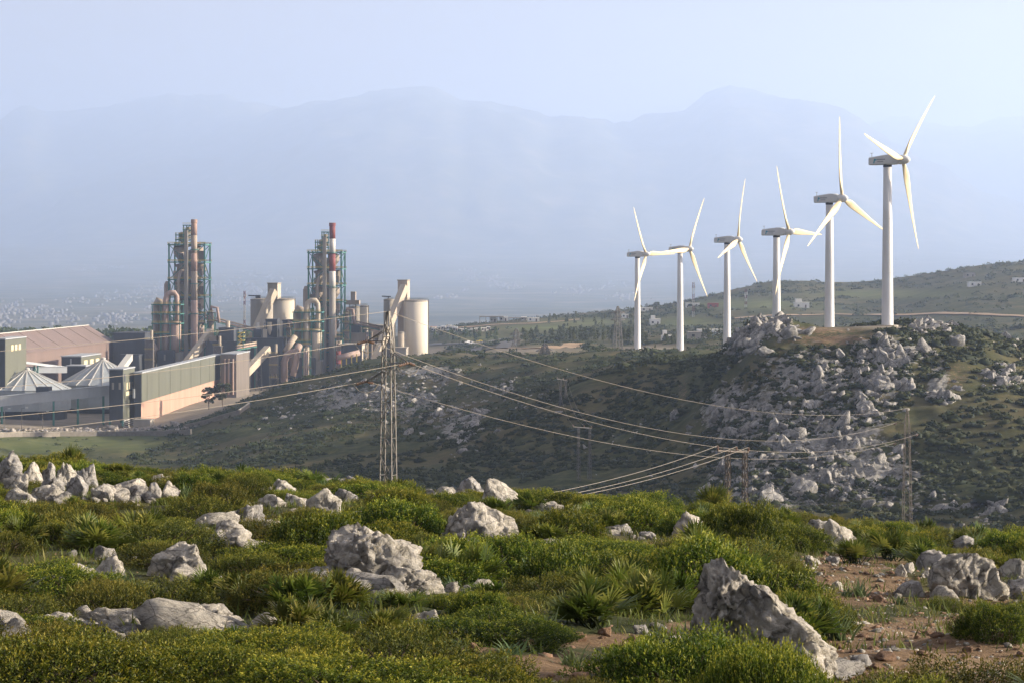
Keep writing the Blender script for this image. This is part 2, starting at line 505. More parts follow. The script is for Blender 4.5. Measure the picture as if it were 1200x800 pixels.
def ground_mat():
    m, N, L, b = new_mat('scrubland_ground')
    tc = N.new('ShaderNodeTexCoord')
    co = tc.outputs['Object']
    def attr(n):
        a = N.new('ShaderNodeAttribute'); a.attribute_name = n
        return a.outputs['Fac']
    fine = noise_node(N, L, 3.0, 9, 0.75, co)
    mid_ = noise_node(N, L, 0.25, 7, 0.65, co)
    big = noise_node(N, L, 0.022, 6, 0.6, co)
    g1 = ramp(N, L, mid_.outputs[0], [(0.32, (0.022, 0.031, 0.012)), (0.5, (0.046, 0.055, 0.020)), (0.68, (0.098, 0.092, 0.038))])
    g2 = ramp(N, L, fine.outputs[0], [(0.3, 0.6), (0.7, 1.25)])
    green = mix(N, L, 1.0, g1.outputs[0], g2.outputs[0], 'MULTIPLY')
    dry = ramp(N, L, big.outputs[0], [(0.45, 0.0), (0.65, 0.45)])
    green = mix(N, L, dry.outputs[0], green, (0.15, 0.115, 0.065))
    e1 = ramp(N, L, mid_.outputs[0], [(0.3, (0.115, 0.076, 0.046)), (0.55, (0.185, 0.128, 0.080)), (0.75, (0.27, 0.205, 0.14))])
    e2 = ramp(N, L, noise_node(N, L, 9.0, 9, 0.8, co).outputs[0], [(0.32, 0.40), (0.5, 0.95), (0.68, 1.45)])
    earth = mix(N, L, 1.0, e1.outputs[0], e2.outputs[0], 'MULTIPLY')
    # ragged edge of the bare soil
    n5 = noise_node(N, L, 1.1, 7, 0.7, co)
    ad = N.new('ShaderNodeMath'); ad.operation = 'ADD'
    L.new(attr('earth'), ad.inputs[0])
    sb = N.new('ShaderNodeMath'); sb.operation = 'SUBTRACT'; sb.inputs[1].default_value = 0.5
    L.new(n5.outputs[0], sb.inputs[0])
    ml = N.new('ShaderNodeMath'); ml.operation = 'MULTIPLY'; ml.inputs[1].default_value = 1.6
    L.new(sb.outputs[0], ml.inputs[0]); L.new(ml.outputs[0], ad.inputs[1])
    em = ramp(N, L, ad.outputs[0], [(0.38, 0.0), (0.58, 1.0)])
    col = mix(N, L, em.outputs[0], green, earth)
    # pale gravel yards and platforms
    yn = noise_node(N, L, 0.12, 8, 0.7, co)
    yc = ramp(N, L, yn.outputs[0], [(0.3, (0.19, 0.165, 0.135)), (0.7, (0.33, 0.285, 0.23))])
    col = mix(N, L, attr('yard'), col, yc.outputs[0])
    fn = noise_node(N, L, 0.06, 6, 0.6, co)
    fc = ramp(N, L, fn.outputs[0], [(0.35, (0.085, 0.11, 0.034)), (0.65, (0.15, 0.165, 0.06))])
    col = mix(N, L, attr('field'), col, fc.outputs[0])
    rn = noise_node(N, L, 0.35, 9, 0.72, co)
    ra = N.new('ShaderNodeMath'); ra.operation = 'MULTIPLY_ADD'; ra.inputs[1].default_value = 0.55
    L.new(attr('rock'), ra.inputs[0]); L.new(rn.outputs[0], ra.inputs[2])
    rm = ramp(N, L, ra.outputs[0], [(0.77, 0.0), (0.84, 1.0)])
    rc = ramp(N, L, noise_node(N, L, 0.9, 9, 0.75, co).outputs[0], [(0.32, (0.07, 0.07, 0.068)), (0.5, (0.21, 0.205, 0.19)), (0.7, (0.38, 0.365, 0.335))])
    col = mix(N, L, rm.outputs[0], col, rc.outputs[0])
    L.new(col, b.inputs['Base Color'])
    b.inputs['Roughness'].default_value = 0.95
    b.inputs['Specular IOR Level'].default_value = 0.1
    bp = N.new('ShaderNodeBump')
    bp.inputs['Strength'].default_value = 0.7
    bp.inputs['Distance'].default_value = 0.15
    L.new(fine.outputs[0], bp.inputs['Height'])
    L.new(bp.outputs[0], b.inputs['Normal'])
    return m
MAT['ground'] = ground_mat()

def far_mat():
    m, N, L, b = new_mat('far_slopes')
    tc = N.new('ShaderNodeTexCoord')
    co = tc.outputs['Object']
    n1 = noise_node(N, L, 0.004, 9, 0.65, co)
    r = ramp(N, L, n1.outputs[0], [(0.35, (0.045, 0.055, 0.03)), (0.52, (0.10, 0.10, 0.06)), (0.68, (0.20, 0.17, 0.12))])
    L.new(r.outputs[0], b.inputs['Base Color'])
    b.inputs['Roughness'].default_value = 1.0
    b.inputs['Specular IOR Level'].default_value = 0.0
    return m
MAT['far'] = far_mat()
# ------------------------------------------------------------------ terrain
def Z(v, d):
    return (HV - v) / F * d

CP = []   # control points (u, d, z)
for u, k in ((-500, -0.2), (0, -0.1), (600, 0.0), (1200, 0.12), (1700, 0.2)):
    CP += [(u, 3, -1.7), (u, 9, -2.35), (u, 18, -3.2 - k), (u, 35, -4.35 - 4 * k)]
for u, a, b_, c_ in ((-500, -4.9, -6.3, -11), (0, -5.29, -6.9, -13), (600, -5.98, -7.9, -14.5), (1200, -7.2, -9.3, -16.5), (1700, -7.8, -10, -17)):
    CP += [(u, 60, a), (u, 76, b_), (u, 110, c_)]
CP += [(-500, 200, -22), (0, 200, -24), (450, 200, -23.3), (850, 220, -29), (1200, 210, -28), (1700, 210, -27)]
CP += [(-500, 300, -35), (0, 300, -36), (600, 300, -38), (1063, 300, -38), (1200, 300, -36), (1700, 300, -34)]
CP += [(0, 400, -46), (400, 400, -45), (600, 400, -46), (850, 400, -44.5), (1063, 400, -43.4), (1200, 400, -41), (1700, 420, -36)]
for u, lst in {
    1200: [(450, 520), (500, 455), (545, 412), (562, 403)],
    1063: [(450, 535), (500, 455), (540, 392), (555, 386)],
    1040: [(546, 384), (557, 382), (568, 383)],
    950: [(400, 622), (450, 545), (500, 465), (538, 402), (556, 385), (575, 386)],
    880: [(450, 560), (500, 490), (542, 412), (558, 386), (575, 386)],
    830: [(450, 580), (500, 530), (545, 462), (572, 432), (600, 424)],
    760: [(500, 560), (560, 492), (610, 446)],
    680: [(500, 568), (560, 520), (640, 455)],
    600: [(560, 540), (700, 470), (800, 434), (900, 417)],
    700: [(760, 426)],
    500: [(700, 500), (850, 443), (950, 418)],
    420: [(850, 455), (950, 427)],
    340: [(850, 480), (950, 447)],
    270: [(800, 510), (950, 475)],
}.items():
    for d, v in lst:
        CP.append((u, d, Z(v, d)))
CP += [(500, 560, -48), (500, 1050, -42), (500, 1150, -55), (420, 700, -48), (420, 1050, -48), (420, 1150, -60),
       (340, 700, -52), (340, 1030, -53), (340, 1120, -61), (270, 600, -54), (270, 1050, -59.5), (200, 600, -56), (200, 800, -61), (200, 930, -62),
       (0, 500, -54), (0, 700, -61), (0, 900, -62), (-500, 500, -50), (-500, 900, -62)]
TURB = [  # u_base, hub v, distance, blade angle, axis angle
    (1040, 188, 557, 43, 63), (972, 233, 634, -7, 56), (910, 272, 706, -29, 65),
    (852, 281, 826, 12, 68), (797, 292, 900, 26, 59), (747, 298, 964, -31, 59)]
for (u, hv, d, th, al) in TURB:
    CP.append((u, d, Z(hv, d) - 40.0))
CP += [(740, 1000, -33), (1100, 557, -13.5), (1150, 557, -15), (1600, 450, -33), (1600, 560, -18), (1600, 1000, -38), (1600, 2000, 12), (1600, 1400, -25)]
for u in (-500, 0, 200, 350):
    CP += [(u, 1000, -62), (u, 1150, -62), (u, 1300, -62), (u, 1500, -61), (u, 1700, -59), (u, 2000, -66), (u, 2300, -80)]
CP += [(480, 1300, -58), (430, 1300, -60), (520, 1250, -50), (520, 1600, -45), (520, 2000, Z(383, 2000)), (520, 2300, -62), (450, 1700, -55), (450, 2200, -70)]
for u, lst in {
    600: [(1100, 409), (1300, 401), (1600, 389), (2000, 377)],
    720: [(1100, 406), (1300, 396), (1600, 383), (2000, 366)],
    820: [(1000, 402), (1300, 389), (1700, 366), (2000, 353)],
    900: [(1300, 378), (1700, 355), (2100, 334)],
    1000: [(1300, 395), (1700, 362), (2100, 335)],
    1100: [(1300, 385), (1700, 345), (2000, 323)],
    1200: [(1300, 378), (1700, 335), (2000, 313)],
}.items():
    for d, v in lst:
        CP.append((u, d, Z(v, d)))
CP += [(600, 2300, -60), (720, 2300, -48), (820, 2300, -42), (900, 2420, -32), (1000, 2420, -32), (1100, 2400, -25), (1200, 2400, -15), (1700, 2400, -5),
       (900, 800, -31), (900, 1000, -30), (1000, 700, -30), (1000, 1000, -40), (1100, 700, -38), (1100, 1000, -42), (1200, 700, -40), (1200, 1000, -42)]
for u in (-500, 0, 300, 600, 900, 1200, 1700):
    CP.append((u, 2650, -92))
CP = np.array(CP, dtype=np.float64)

def warp(u, d):
    return np.stack([np.ravel(u) / 300.0, np.log(np.ravel(d)) * 3.0], 1)

def tps_k(r2):
    return 0.5 * r2 * np.log(r2 + 1e-9)

_C = warp(CP[:, 0], CP[:, 1])
_n = len(_C)
_K = tps_k(((_C[:, None] - _C[None]) ** 2).sum(2)) + np.eye(_n) * 0.004
_Pm = np.concatenate([np.ones((_n, 1)), _C], 1)
_A = np.block([[_K, _Pm], [_Pm.T, np.zeros((3, 3))]])
_W = np.linalg.solve(_A, np.concatenate([CP[:, 2], np.zeros(3)]))

def tps(u, d):
    q = warp(u, d)
    out = np.empty(len(q))
    for s in range(0, len(q), 20000):
        b = q[s:s + 20000]
        k = tps_k(((b[:, None] - _C[None]) ** 2).sum(2))
        out[s:s + 20000] = k @ _W[:_n] + _W[_n] + b @ _W[_n + 1:]
    return out

# the sheet: rays of a fan (dense where the valley opens, coarse behind), rows in geometric steps
U_in = np.arange(-420, 1621, 4.5)
phi_in = np.arctan((U_in - 600) / F)
D0, D1, RATIO = 3.0, 2650.0, 1.0112
def geo(a, b, q):
    return a * (b / a) ** (np.arange(int(math.log(b / a) / math.log(q)) + 1) / (int(math.log(b / a) / math.log(q)) + 1))
rows = np.concatenate([geo(D0, 395.0, 1.0125), geo(395.0, 600.0, 1.0036), geo(600.0, D1, 1.0115), [D1]])
NR = len(rows)
def row_of(d):
    d = np.clip(d, D0, D1 * .99999)
    i = np.clip(np.searchsorted(rows, d, side='right') - 1, 0, NR - 2)
    return i + (d - rows[i]) / (rows[i + 1] - rows[i])
NC = len(U_in)
UU, DD = np.meshgrid(U_in, rows)
XX = (UU - 600) / F * DD
YY = DD
z0 = tps(UU, DD).reshape(DD.shape)

HRB = [(900, 383, 34, 14), (872, 405, 24, 22), (1080, 385, 20, 9), (1040, 420, 50, 24), (950, 440, 60, 30), (1020, 450, 60, 26), (1100, 455, 14, 28), (870, 490, 55, 40), (960, 510, 85, 45), (900, 560, 80, 40), (1010, 560, 90, 35), (1180, 445, 22, 14)]
HRS = [(470, 470, 60, 22), (540, 500, 34, 26), (400, 465, 50, 20), (500, 440, 50, 10)]
def rocky_mask(U, V, D):
    m = np.zeros_like(D)
    for (u, v, a, b) in HRB:
        m = np.maximum(m, np.exp(-(((U - u) / a) ** 2 + ((V - v) / b) ** 2)) * ((D > 385) & (D < 615)))
    for (u, v, a, b) in HRS:
        m = np.maximum(m, .8 * np.exp(-(((U - u) / a) ** 2 + ((V - v) / b) ** 2)) * ((D > 550) & (D < 1000)))
    return m
def relief(X, Y, U, D):
    X, Y, U, D = map(np.ravel, (X, Y, U, D))
    fg = 1 - sstep(62, 90, D)
    r = fg * (fbm(xy3(X, Y, 1.6), 3, 4) * 0.10 + fbm(xy3(X, Y, 6.0), 9, 3) * 0.16) * sstep(6, 14, D)
    hill = sstep(80, 200, D) * (1 - sstep(1100, 1400, D))
    flat = sstep(330, 240, U) * sstep(800, 930, D) + sstep(520, 470, U) * sstep(1050, 1120, D)
    plat = np.zeros_like(D)
    for (u, hv, d, th, al) in TURB:
        x = (u - 600) / F * d
        plat = np.maximum(plat, np.exp(-(((X - x) / 14) ** 2 + ((Y - d) / 16) ** 2)))
    k = hill * (1 - np.clip(flat, 0, 0.93)) * (1 - 0.9 * plat)
    r = r + k * (fbm(xy3(X, Y, 34.0), 21, 4) * 1.5 + fbm(xy3(X, Y, 9.0), 27, 3) * 0.55)
    rocky = rocky_mask(U, HV - np.ravel(z0) / D * F, D)
    crag = 1 - np.abs(fbm(np.stack([(X * .8 + Y * .6) / 3.2, (Y * .8 - X * .6) / 9.0, X * 0], 1), 31, 4, .6))
    r = r + k * rocky * (np.clip(crag, 0, 1) * 2.6 - 1.2)
    farh = sstep(1150, 1500, D) * (1 - sstep(2300, 2600, D)) * sstep(430, 560, U)
    r = r + farh * fbm(xy3(X, Y, 150.0), 41, 5) * 3.2
    return r

ZZ = z0 + relief(XX, YY, UU, DD).reshape(z0.shape)

def H(x, y):
    """height of the ground sheet (vectorised)"""
    x = np.atleast_1d(np.asarray(x, float)); y = np.atleast_1d(np.asarray(y, float))
    y_ = np.maximum(y, D0)
    u = np.clip(600 + F * x / y_, U_in[0], U_in[-1])
    d = np.clip(y_, D0, D1)
    ci = (u - U_in[0]) / 4.5
    ri = row_of(d)
    c0 = np.clip(np.floor(ci).astype(int), 0, NC - 2); r0 = np.clip(np.floor(ri).astype(int), 0, NR - 2)
    fc, fr = ci - c0, ri - r0
    return (ZZ[r0, c0] * (1 - fc) * (1 - fr) + ZZ[r0, c0 + 1] * fc * (1 - fr) + ZZ[r0 + 1, c0] * (1 - fc) * fr + ZZ[r0 + 1, c0 + 1] * fc * fr)

def Hs(x, y):
    return float(H(x, y)[0])

_ds = np.exp(np.linspace(math.log(8), math.log(2600), 2600))
def at(u, v, dmin=8.0, dmax=2600.0):
    """first ground point seen through a pixel of the photo"""
    s = _ds[(_ds >= dmin) & (_ds <= dmax)]
    g = H((u - 600) / F * s, s)
    ray = (HV - v) / F * s
    hit = np.nonzero(ray <= g)[0]
    d = s[hit[0]] if len(hit) else s[np.argmin(ray - g)]
    return Vector(((u - 600) / F * d, d, Hs((u - 600) / F * d, d)))

# surface masks that belong to the place: worn soil, yards, fields
VV = HV - ZZ / DD * F
def blob(u, v, ru, rv, dlo, dhi, pw=2):
    return np.exp(-(np.abs((UU - u) / ru) ** pw + np.abs((VV - v) / rv) ** pw)) * ((DD >= dlo) & (DD <= dhi))
earth = np.zeros_like(DD)
for a in ((1100, 775, 150, 55, 8, 60, 4), (1010, 690, 75, 25, 8, 60, 2), (1000, 660, 70, 12, 8, 60, 2), (650, 785, 70, 25, 8, 60, 2),
          (560, 752, 60, 12, 8, 60, 2), (790, 640, 45, 8, 8, 70, 2), (700, 750, 60, 10, 8, 60, 2), (1130, 700, 60, 14, 8, 60, 2),
          (820, 735, 60, 10, 8, 60, 2), (300, 690, 40, 6, 8, 60, 2)):
    earth = np.maximum(earth, blob(*a))
for a in ((985, 398, 85, 10, 480, 640, 2), (960, 387, 80, 6, 480, 640, 2)):
    earth = np.maximum(earth, 0.62 * blob(*a))
for a in ((665, 482, 75, 7, 480, 900, 2), (1120, 440, 26, 30, 430, 600, 2), (800, 460, 14, 35, 480, 700, 2)):
    earth = np.maximum(earth, 0.42 * blob(*a))
yard = np.zeros_like(DD)
yard = np.maximum(yard, sstep(915, 935, DD) * sstep(1500, 1400, DD) * sstep(300, 250, UU + (DD - 950) * -0.4) * 0.9)
yard = np.maximum(yard, sstep(1040, 1100, DD) * sstep(1600, 1450, DD) * sstep(540, 500, UU) * 0.9)
for (u, hv, d, th, al) in TURB:
    x = (u - 600) / F * d
    yard = np.maximum(yard, 0.85 * np.exp(-(((XX - x) / 13) ** 2 + ((YY - d) / 14) ** 2) ** 2))
yard = np.maximum(yard, 0.8 * blob(760, 408, 60, 4, 850, 1100, 2))
yard = np.maximum(yard, 0.8 * blob(610, 410, 80, 5, 900, 1300, 2))
field = np.zeros_like(DD)
field = np.maximum(field, 0.7 * sstep(770, 830, DD) * sstep(925, 905, DD) * sstep(230, 150, UU))
for a in ((800, 378, 40, 6, 1200, 2300, 2), (870, 357, 60, 6, 1200, 2300, 2), (690, 378, 60, 4, 1300, 2300, 2), (560, 396, 34, 4, 1150, 2000, 2), (640, 384, 60, 4, 1300, 2300, 2), (585, 411, 12, 3, 1000, 1400, 2), (1040, 345, 80, 5, 1300, 2200, 2)):
    field = np.maximum(field, 0.8 * blob(*a))
rock_m = rocky_mask(UU.ravel(), HV - z0.ravel() / DD.ravel() * F, DD.ravel())
verts = np.stack([XX.ravel(), YY.ravel(), ZZ.ravel()], 1)
idx = np.arange(NR * NC).reshape(NR, NC)
faces = np.stack([idx[:-1, :-1].ravel(), idx[:-1, 1:].ravel(), idx[1:, 1:].ravel(), idx[1:, :-1].ravel()], 1)
ground = link('ground', mesh_np('ground', verts, faces, [MAT['ground']], True, {'earth': earth.ravel(), 'yard': yard.ravel(), 'field': field.ravel(), 'rock': rock_m}))
tag(ground, 'rolling scrub covered ground from the near slope to the plant', 'ground', kind='structure')

# the same land going on to both sides and behind the camera
def side_sheet(name, phis, ucl):
    dd = D0 * (D1 / D0) ** (np.arange(0, 121) / 120)
    ph, d2 = np.meshgrid(phis, dd)
    # constant depth rows near the fan edge turning into rings further round
    z = np.interp(np.log(d2.ravel()), np.log(rows), ZZ[:, 0 if ucl < 0 else -1]).reshape(d2.shape)
    edge = abs(math.atan((ucl - 600) / F))
    R = d2 / math.cos(edge)
    X = R * np.sin(ph); Y = R * np.cos(ph)
    v = np.stack([X.ravel(), Y.ravel(), z.ravel()], 1)
    nr, nc = d2.shape
    i = np.arange(nr * nc).reshape(nr, nc)
    f = np.stack([i[:-1, :-1].ravel(), i[:-1, 1:].ravel(), i[1:, 1:].ravel(), i[1:, :-1].ravel()], 1)
    o = link(name, mesh_np(name, v, f, [MAT['ground']], True, {'earth': v[:, 0] * 0, 'yard': v[:, 0] * 0, 'field': v[:, 0] * 0, 'rock': v[:, 0] * 0}))
    tag(o, kind='structure')
    return o
tag(side_sheet('terrain', np.linspace(math.atan((U_in[-1] - 600) / F), math.pi, 60), U_in[-1]), 'open scrubland continuing along the ridge away from plant', 'terrain')
tag(side_sheet('terrain', np.linspace(-math.pi, math.atan((U_in[0] - 600) / F), 60), U_in[0]), 'open scrubland continuing beyond the plant yard', 'terrain')

# ------------------------------------------------------------------ far plain and mountains
PROF_D = np.array([2500, 2650, 3600, 5600, 7600, 9600, 11800, 14000, 17500, 22000, 38000])
PROF_Z = np.array([-96, -95, -106, -121, -111, -86, -42, 32, 200, 300, 330])
def ridge(u, d, us, vs, dr, wf, wb):
    jag = fbm(np.stack([u / 46, u * 0, u * 0], 1), int(dr) % 97, 4, .6) * 7.5
    crest = Z(np.interp(u, us, vs) + jag, dr)
    t = (d - dr)
    s = np.where(t < 0, np.clip(1 + t / wf, 0, 1), np.clip(1 - t / wb, 0, 1))
    s = s * s * (3 - 2 * s) * 0.55 + s * 0.45
    return crest * s
FU = np.arange(-900, 2101, 9.0)
FD = np.concatenate([np.linspace(2500, 12000, 95), np.linspace(12080, 34200, 230)])
FUU, FDD = np.meshgrid(FU, FD)
base = np.interp(FDD.ravel(), PROF_D, PROF_Z)
fu, fd = FUU.ravel(), FDD.ravel()
FX, FY = (fu - 600) / F * fd, fd
r1 = ridge(fu, fd, [-900, 0, 18, 35, 90, 150, 205, 240, 262, 290, 318, 345, 420, 520, 700], [175, 152, 132, 121, 127, 118, 109, 110, 112, 126, 140, 152, 172, 200, 260], 26500, 9200, 3900)
r2 = ridge(fu, fd, [-900, 0, 100, 200, 300, 380, 425, 450, 500, 555, 590, 640, 700, 740, 800, 828, 850, 872, 905, 960, 1010, 1060, 1120, 1300], [300, 246, 215, 196, 166, 143, 131, 127, 126, 120, 126, 140, 134, 132, 130, 117, 111, 115, 123, 137, 150, 170, 200, 270], 23200, 8400, 3600)
r3 = ridge(fu, fd, [500, 800, 900, 1000, 1060, 1125, 1160, 1200, 1300, 1500, 2100], [260, 200, 170, 150, 146, 154, 151, 147, 135, 125, 160], 28300, 9600, 4300)
rz = np.maximum(np.maximum(r1, r2), r3)
nz = 1 - np.abs(fbm(np.stack([FX / 4600, FY / 4600, FX * 0], 1), 51, 5))
spur = fbm(np.stack([FX / 1450, FY / 4000, FX * 0], 1), 61, 4)
wz = np.clip(rz / 600, 0, 1)
fz = base * (1 - wz) + np.maximum(base, rz) * wz
lift = np.clip((fz - 60) / 800, 0, 1)
fz = fz + lift * ((nz - 0.7) * 430 + spur * 210) * np.clip((2250 - fz) / 950, 0.3, 1) + fbm(np.stack([FX / 500, FY / 500, FX * 0], 1), 71, 3) * 7 * np.clip((fd - 2700) / 900, 0, 1)
FZ = fz.reshape(FUU.shape)
i = np.arange(FUU.size).reshape(FUU.shape)
f = np.stack([i[:-1, :-1].ravel(), i[:-1, 1:].ravel(), i[1:, 1:].ravel(), i[1:, :-1].ravel()], 1)
vsp = np.stack([FX, FY, fz], 1)
rowsplit = int(np.argmin(np.abs(FD - 16000)))
nf_row = FUU.shape[1] - 1
o = link('valley_plain', mesh_np('valley_plain', vsp, f[:rowsplit * nf_row], [MAT['far']], True))
tag(o, 'wide valley floor rising towards the mountains', 'valley', kind='structure')
o = link('mountains', mesh_np('mountains', vsp, f[rowsplit * nf_row:], [MAT['far']], True))
tag(o, 'high mountain range fading into blue haze', 'mountains', kind='structure')

def far_at(u, v):
    """ground point of the far plain seen through a pixel"""
    c = int(np.clip(round((u - FU[0]) / 9.0), 0, len(FU) - 1))
    z = FZ[:, c]
    ray = (HV - v) / F * FD
    hit = np.nonzero(ray[6:] <= z[6:])[0]
    if not len(hit):
        return None
    k = hit[0] + 6
    t0, t1 = ray[k - 1] - z[k - 1], ray[k] - z[k]
    t = t0 / (t0 - t1) if t0 > 0 else 0
    d = FD[k - 1] + (FD[k] - FD[k - 1]) * t
    return Vector(((u - 600) / F * d, d, z[k - 1] + (z[k] - z[k - 1]) * t))

# haze: one closed box of air round the whole scene
hm = bpy.data.materials.new('haze_air')
hm.use_nodes = True
hn = hm.node_tree
for n_ in list(hn.nodes):
    if n_.type == 'BSDF_PRINCIPLED':
        hn.nodes.remove(n_)
pv = hn.nodes.new('ShaderNodeVolumePrincipled')
pv.inputs['Color'].default_value = HAZE_COLOR
pv.inputs['Density'].default_value = HAZE_DENSITY
pv.inputs['Anisotropy'].default_value = 0.38
hn.links.new(pv.outputs[0], hn.nodes['Material Output'].inputs['Volume'])
HB = MB().box(-33000, 33000, -8000, 35500, -290, float(fz.max()) + 40)
hz = link('haze', HB.mesh('haze', hm))
tag(hz, 'pale blue haze filling the valley air', 'haze', kind='stuff')
# ------------------------------------------------------------------ the cement works
B3 = math.radians(3.0)
EX = Vector((math.cos(B3), -math.sin(B3), 0))     # along the fronts
EY = Vector((math.sin(B3), math.cos(B3), 0))      # away from the camera
EZ = Vector((0, 0, 1))
FLOOR = -63.0

def pbox(mb, u0, u1, vt, vb, d, depth, off=0.0):
    """box whose front spans u0..u1 and rows vt..vb at distance d; vb None = down to the yard"""
    a = P(u0, vt, d)
    w = (u1 - u0) / F * d
    zt = a.z
    zb = FLOOR if vb is None else Z(vb, d)
    c = a + EX * w / 2 + EY * (depth / 2 + off)
    c.z = (zt + zb) / 2
    return mb.obox(c, EX * w / 2, EY * depth / 2, EZ * (zt - zb) / 2)

def front_rect(mb, u0, u1, vt, vb, d, t=0.25):
    return pbox(mb, u0, u1, vt, vb, d - t, t + 0.2)

def side_rect(mb, X0, d_front, y0, y1, z0, z1, t=0.25):
    """plate on the right-hand face; X0 = front right corner point, y along the depth"""
    p = Vector((X0.x, X0.y, 0)) + EY * ((y0 + y1) / 2)
    p.z = (z0 + z1) / 2
    return mb.obox(p, EX * t, EY * (y1 - y0) / 2, EZ * (z1 - z0) / 2)

def building(name, label, cat, u0, u1, vt, vb, d, depth, m, roof_m=None, parapet=0.5, part='wall', group=None):
    org = P(u0, 0, d) + EX * ((u1 - u0) / F * d / 2) + EY * depth / 2
    org.z = FLOOR if vb is None else Z(vb, d)
    t = Thing(name, label, cat, org, group)
    t.part(part, pbox(MB(), u0, u1, vt, vb, d, depth), m)
    if roof_m is not None:
        w = (u1 - u0) / F * d
        mb = MB()
        a = P(u0, vt, d)
        c = a + EX * w / 2 + EY * depth / 2 + EZ * parapet / 2
        mb.obox(c, EX * (w / 2 + 0.35), EY * (depth / 2 + 0.35), EZ * parapet / 2)
        t.part('roof', mb, roof_m)
    t.c_right = P(u1, vt, d)
    return t

def zrow(v, d):
    return Z(v, d)

# long storage hall with a dusty ridge roof
hall_far, hall_near = 1250.0, 985.0
def hall_pt(s, off, z):
    base = P(103, 382, hall_far)
    p = base - EY * s + EX * off
    return Vector((p.x, p.y, z))
zr = Z(382, hall_far); ze = Z(400, hall_far)
L_ = 262.0; hw = 14.0
T = Thing('storage_hall', 'long ridge-roofed storage hall with dusty brown sheeting behind the domes', 'hall', hall_pt(L_ / 2, 0, FLOOR))
mb = MB()
for sgn in (1, -1):
    a, b_, c_, e_ = hall_pt(0, 0, zr), hall_pt(L_, 0, zr), hall_pt(L_, sgn * (hw + .5), ze - 0.3), hall_pt(0, sgn * (hw + .5), ze - 0.3)
    up = Vector((0, 0, 0.35))
    mb.add([a, b_, c_, e_, a + up, b_ + up, c_ + up, e_ + up], [(0, 1, 2, 3), (4, 7, 6, 5), (0, 4, 5, 1), (1, 5, 6, 2), (2, 6, 7, 3), (3, 7, 4, 0)])
T.part('roof', mb, MAT['taupe'])
mb = MB()
wv = [hall_pt(s, o_, z) for s in (0, L_) for (o_, z) in ((-hw, FLOOR), (hw, FLOOR), (hw, ze), (0, zr - .2), (-hw, ze))]
mb.add(wv, [(0, 1, 2, 3, 4), (9, 8, 7, 6, 5), (0, 5, 6, 1), (1, 6, 7, 2), (4, 9, 5, 0)])
T.part('wall', mb, MAT['taupe'])
T.part('ridge_cap', MB().beam(hall_pt(-.5, 0, zr + .45), hall_pt(L_ + .5, 0, zr + .45), 1.2, 0.35), MAT['rib'])
for k in range(8):
    T.part('roof_seam', MB().beam(hall_pt(16 + 32 * k, .4, zr + .38), hall_pt(16 + 32 * k, hw + .4, ze + .12), 0.3, 0.12), MAT['taupe'])

# head house in front of the hall
T = building('head_house', 'narrow slate block with three pale side windows at the hall end', 'building', -10, 6, 398, None, 985, 34, MAT['slate'], MAT['greyblue'])
T.part('lit_side_plate', side_rect(MB(), T.c_right, 985, 0.0, 34, FLOOR + 1, Z(398.6, 985), 0.12), MAT['olive'])  # sunlit side put into the colour: olive plate over the slate
for k in range(3):
    T.part('window', side_rect(MB(), T.c_right, 985, 9 + 6 * k, 12.5 + 6 * k, Z(412, 985), Z(405, 985)), MAT['louver'])

# gallery house between the hall and the second dome
T = building('gallery_house', 'flat-roofed slate gallery house between the brown hall and the taller dome', 'building', 72, 95, 418, None, 1090, 40, MAT['slate'], MAT['greyblue'])
T.part('lit_side_plate', side_rect(MB(), T.c_right, 1090, 0.0, 40, Z(431, 1090), Z(418.6, 1090), 0.12), MAT['olive'])  # olive plate paints the sunlight on this slate flank
for k in range(3):
    T.part('window', side_rect(MB(), T.c_right, 1090, 5 + 12 * k, 12 + 12 * k, Z(428, 1090), Z(422.5, 1090)), MAT['louver'])
T.part('door_frame', front_rect(MB(), 82, 84, 420, 440, 1090), MAT['greyblue'])
T = building('flat_annex', 'low dark annex tucked behind the taller dome', 'building', 78, 100, 429, None, 1070, 12, MAT['slate'], MAT['greyblue'])

def dome(u, va, vr, vs, rpx, d, label, n=20):
    c = P(u, vr, d)
    R = rpx / F * d
    zt, zm, zb = Z(va, d), Z(vr, d), Z(vs, d)
    t = Thing('dome_store', label, 'dome', (c.x, c.y, FLOOR), 'conical roofed stores')
    mb = MB()
    vs_ = [(c.x, c.y, zt)]
    for (r, z) in ((R, zm), (R * 0.93, zb), (R * 0.93, FLOOR)):
        for k in range(n):
            a = 2 * math.pi * (k + .5) / n
            vs_.append((c.x + r * math.cos(a), c.y + r * math.sin(a), z))
    fs = [(0, 1 + k, 1 + (k + 1) % n) for k in range(n)]
    t.part('roof', mb.add(vs_[:1 + n], fs), MAT['dome'])
    mb = MB()
    skirt = [(c.x + r * math.cos(2 * math.pi * (k + .5) / n), c.y + r * math.sin(2 * math.pi * (k + .5) / n), z) for (r, z) in ((R * .985, zm - .15), (R * .985, zb), (R * .9, zb - .01), (R * .9, FLOOR)) for k in range(n)]
    t.part('skirt', mb.add(skirt[:2 * n], [(k, n + k, n + (k + 1) % n, (k + 1) % n) for k in range(n)]), MAT['dome'])
    mb = MB()
    t.part('ring_wall', mb.add(skirt[2 * n:], [(k, n + k, n + (k + 1) % n, (k + 1) % n) for k in range(n)]), MAT['slate'])
    for k in range(n):
        a = 2 * math.pi * (k + .5) / n
        e = Vector((c.x + R * math.cos(a), c.y + R * math.sin(a), zm + .1))
        t.part('rib', MB().beam(Vector((c.x, c.y, zt + .12)), e, 0.45, 0.3), MAT['rib'])
    t.part('finial', MB().lathe((c.x, c.y, zt - .2), [(1.1, 0), (1.1, .5), (.4, .9)], 10), MAT['rib'])
    return t
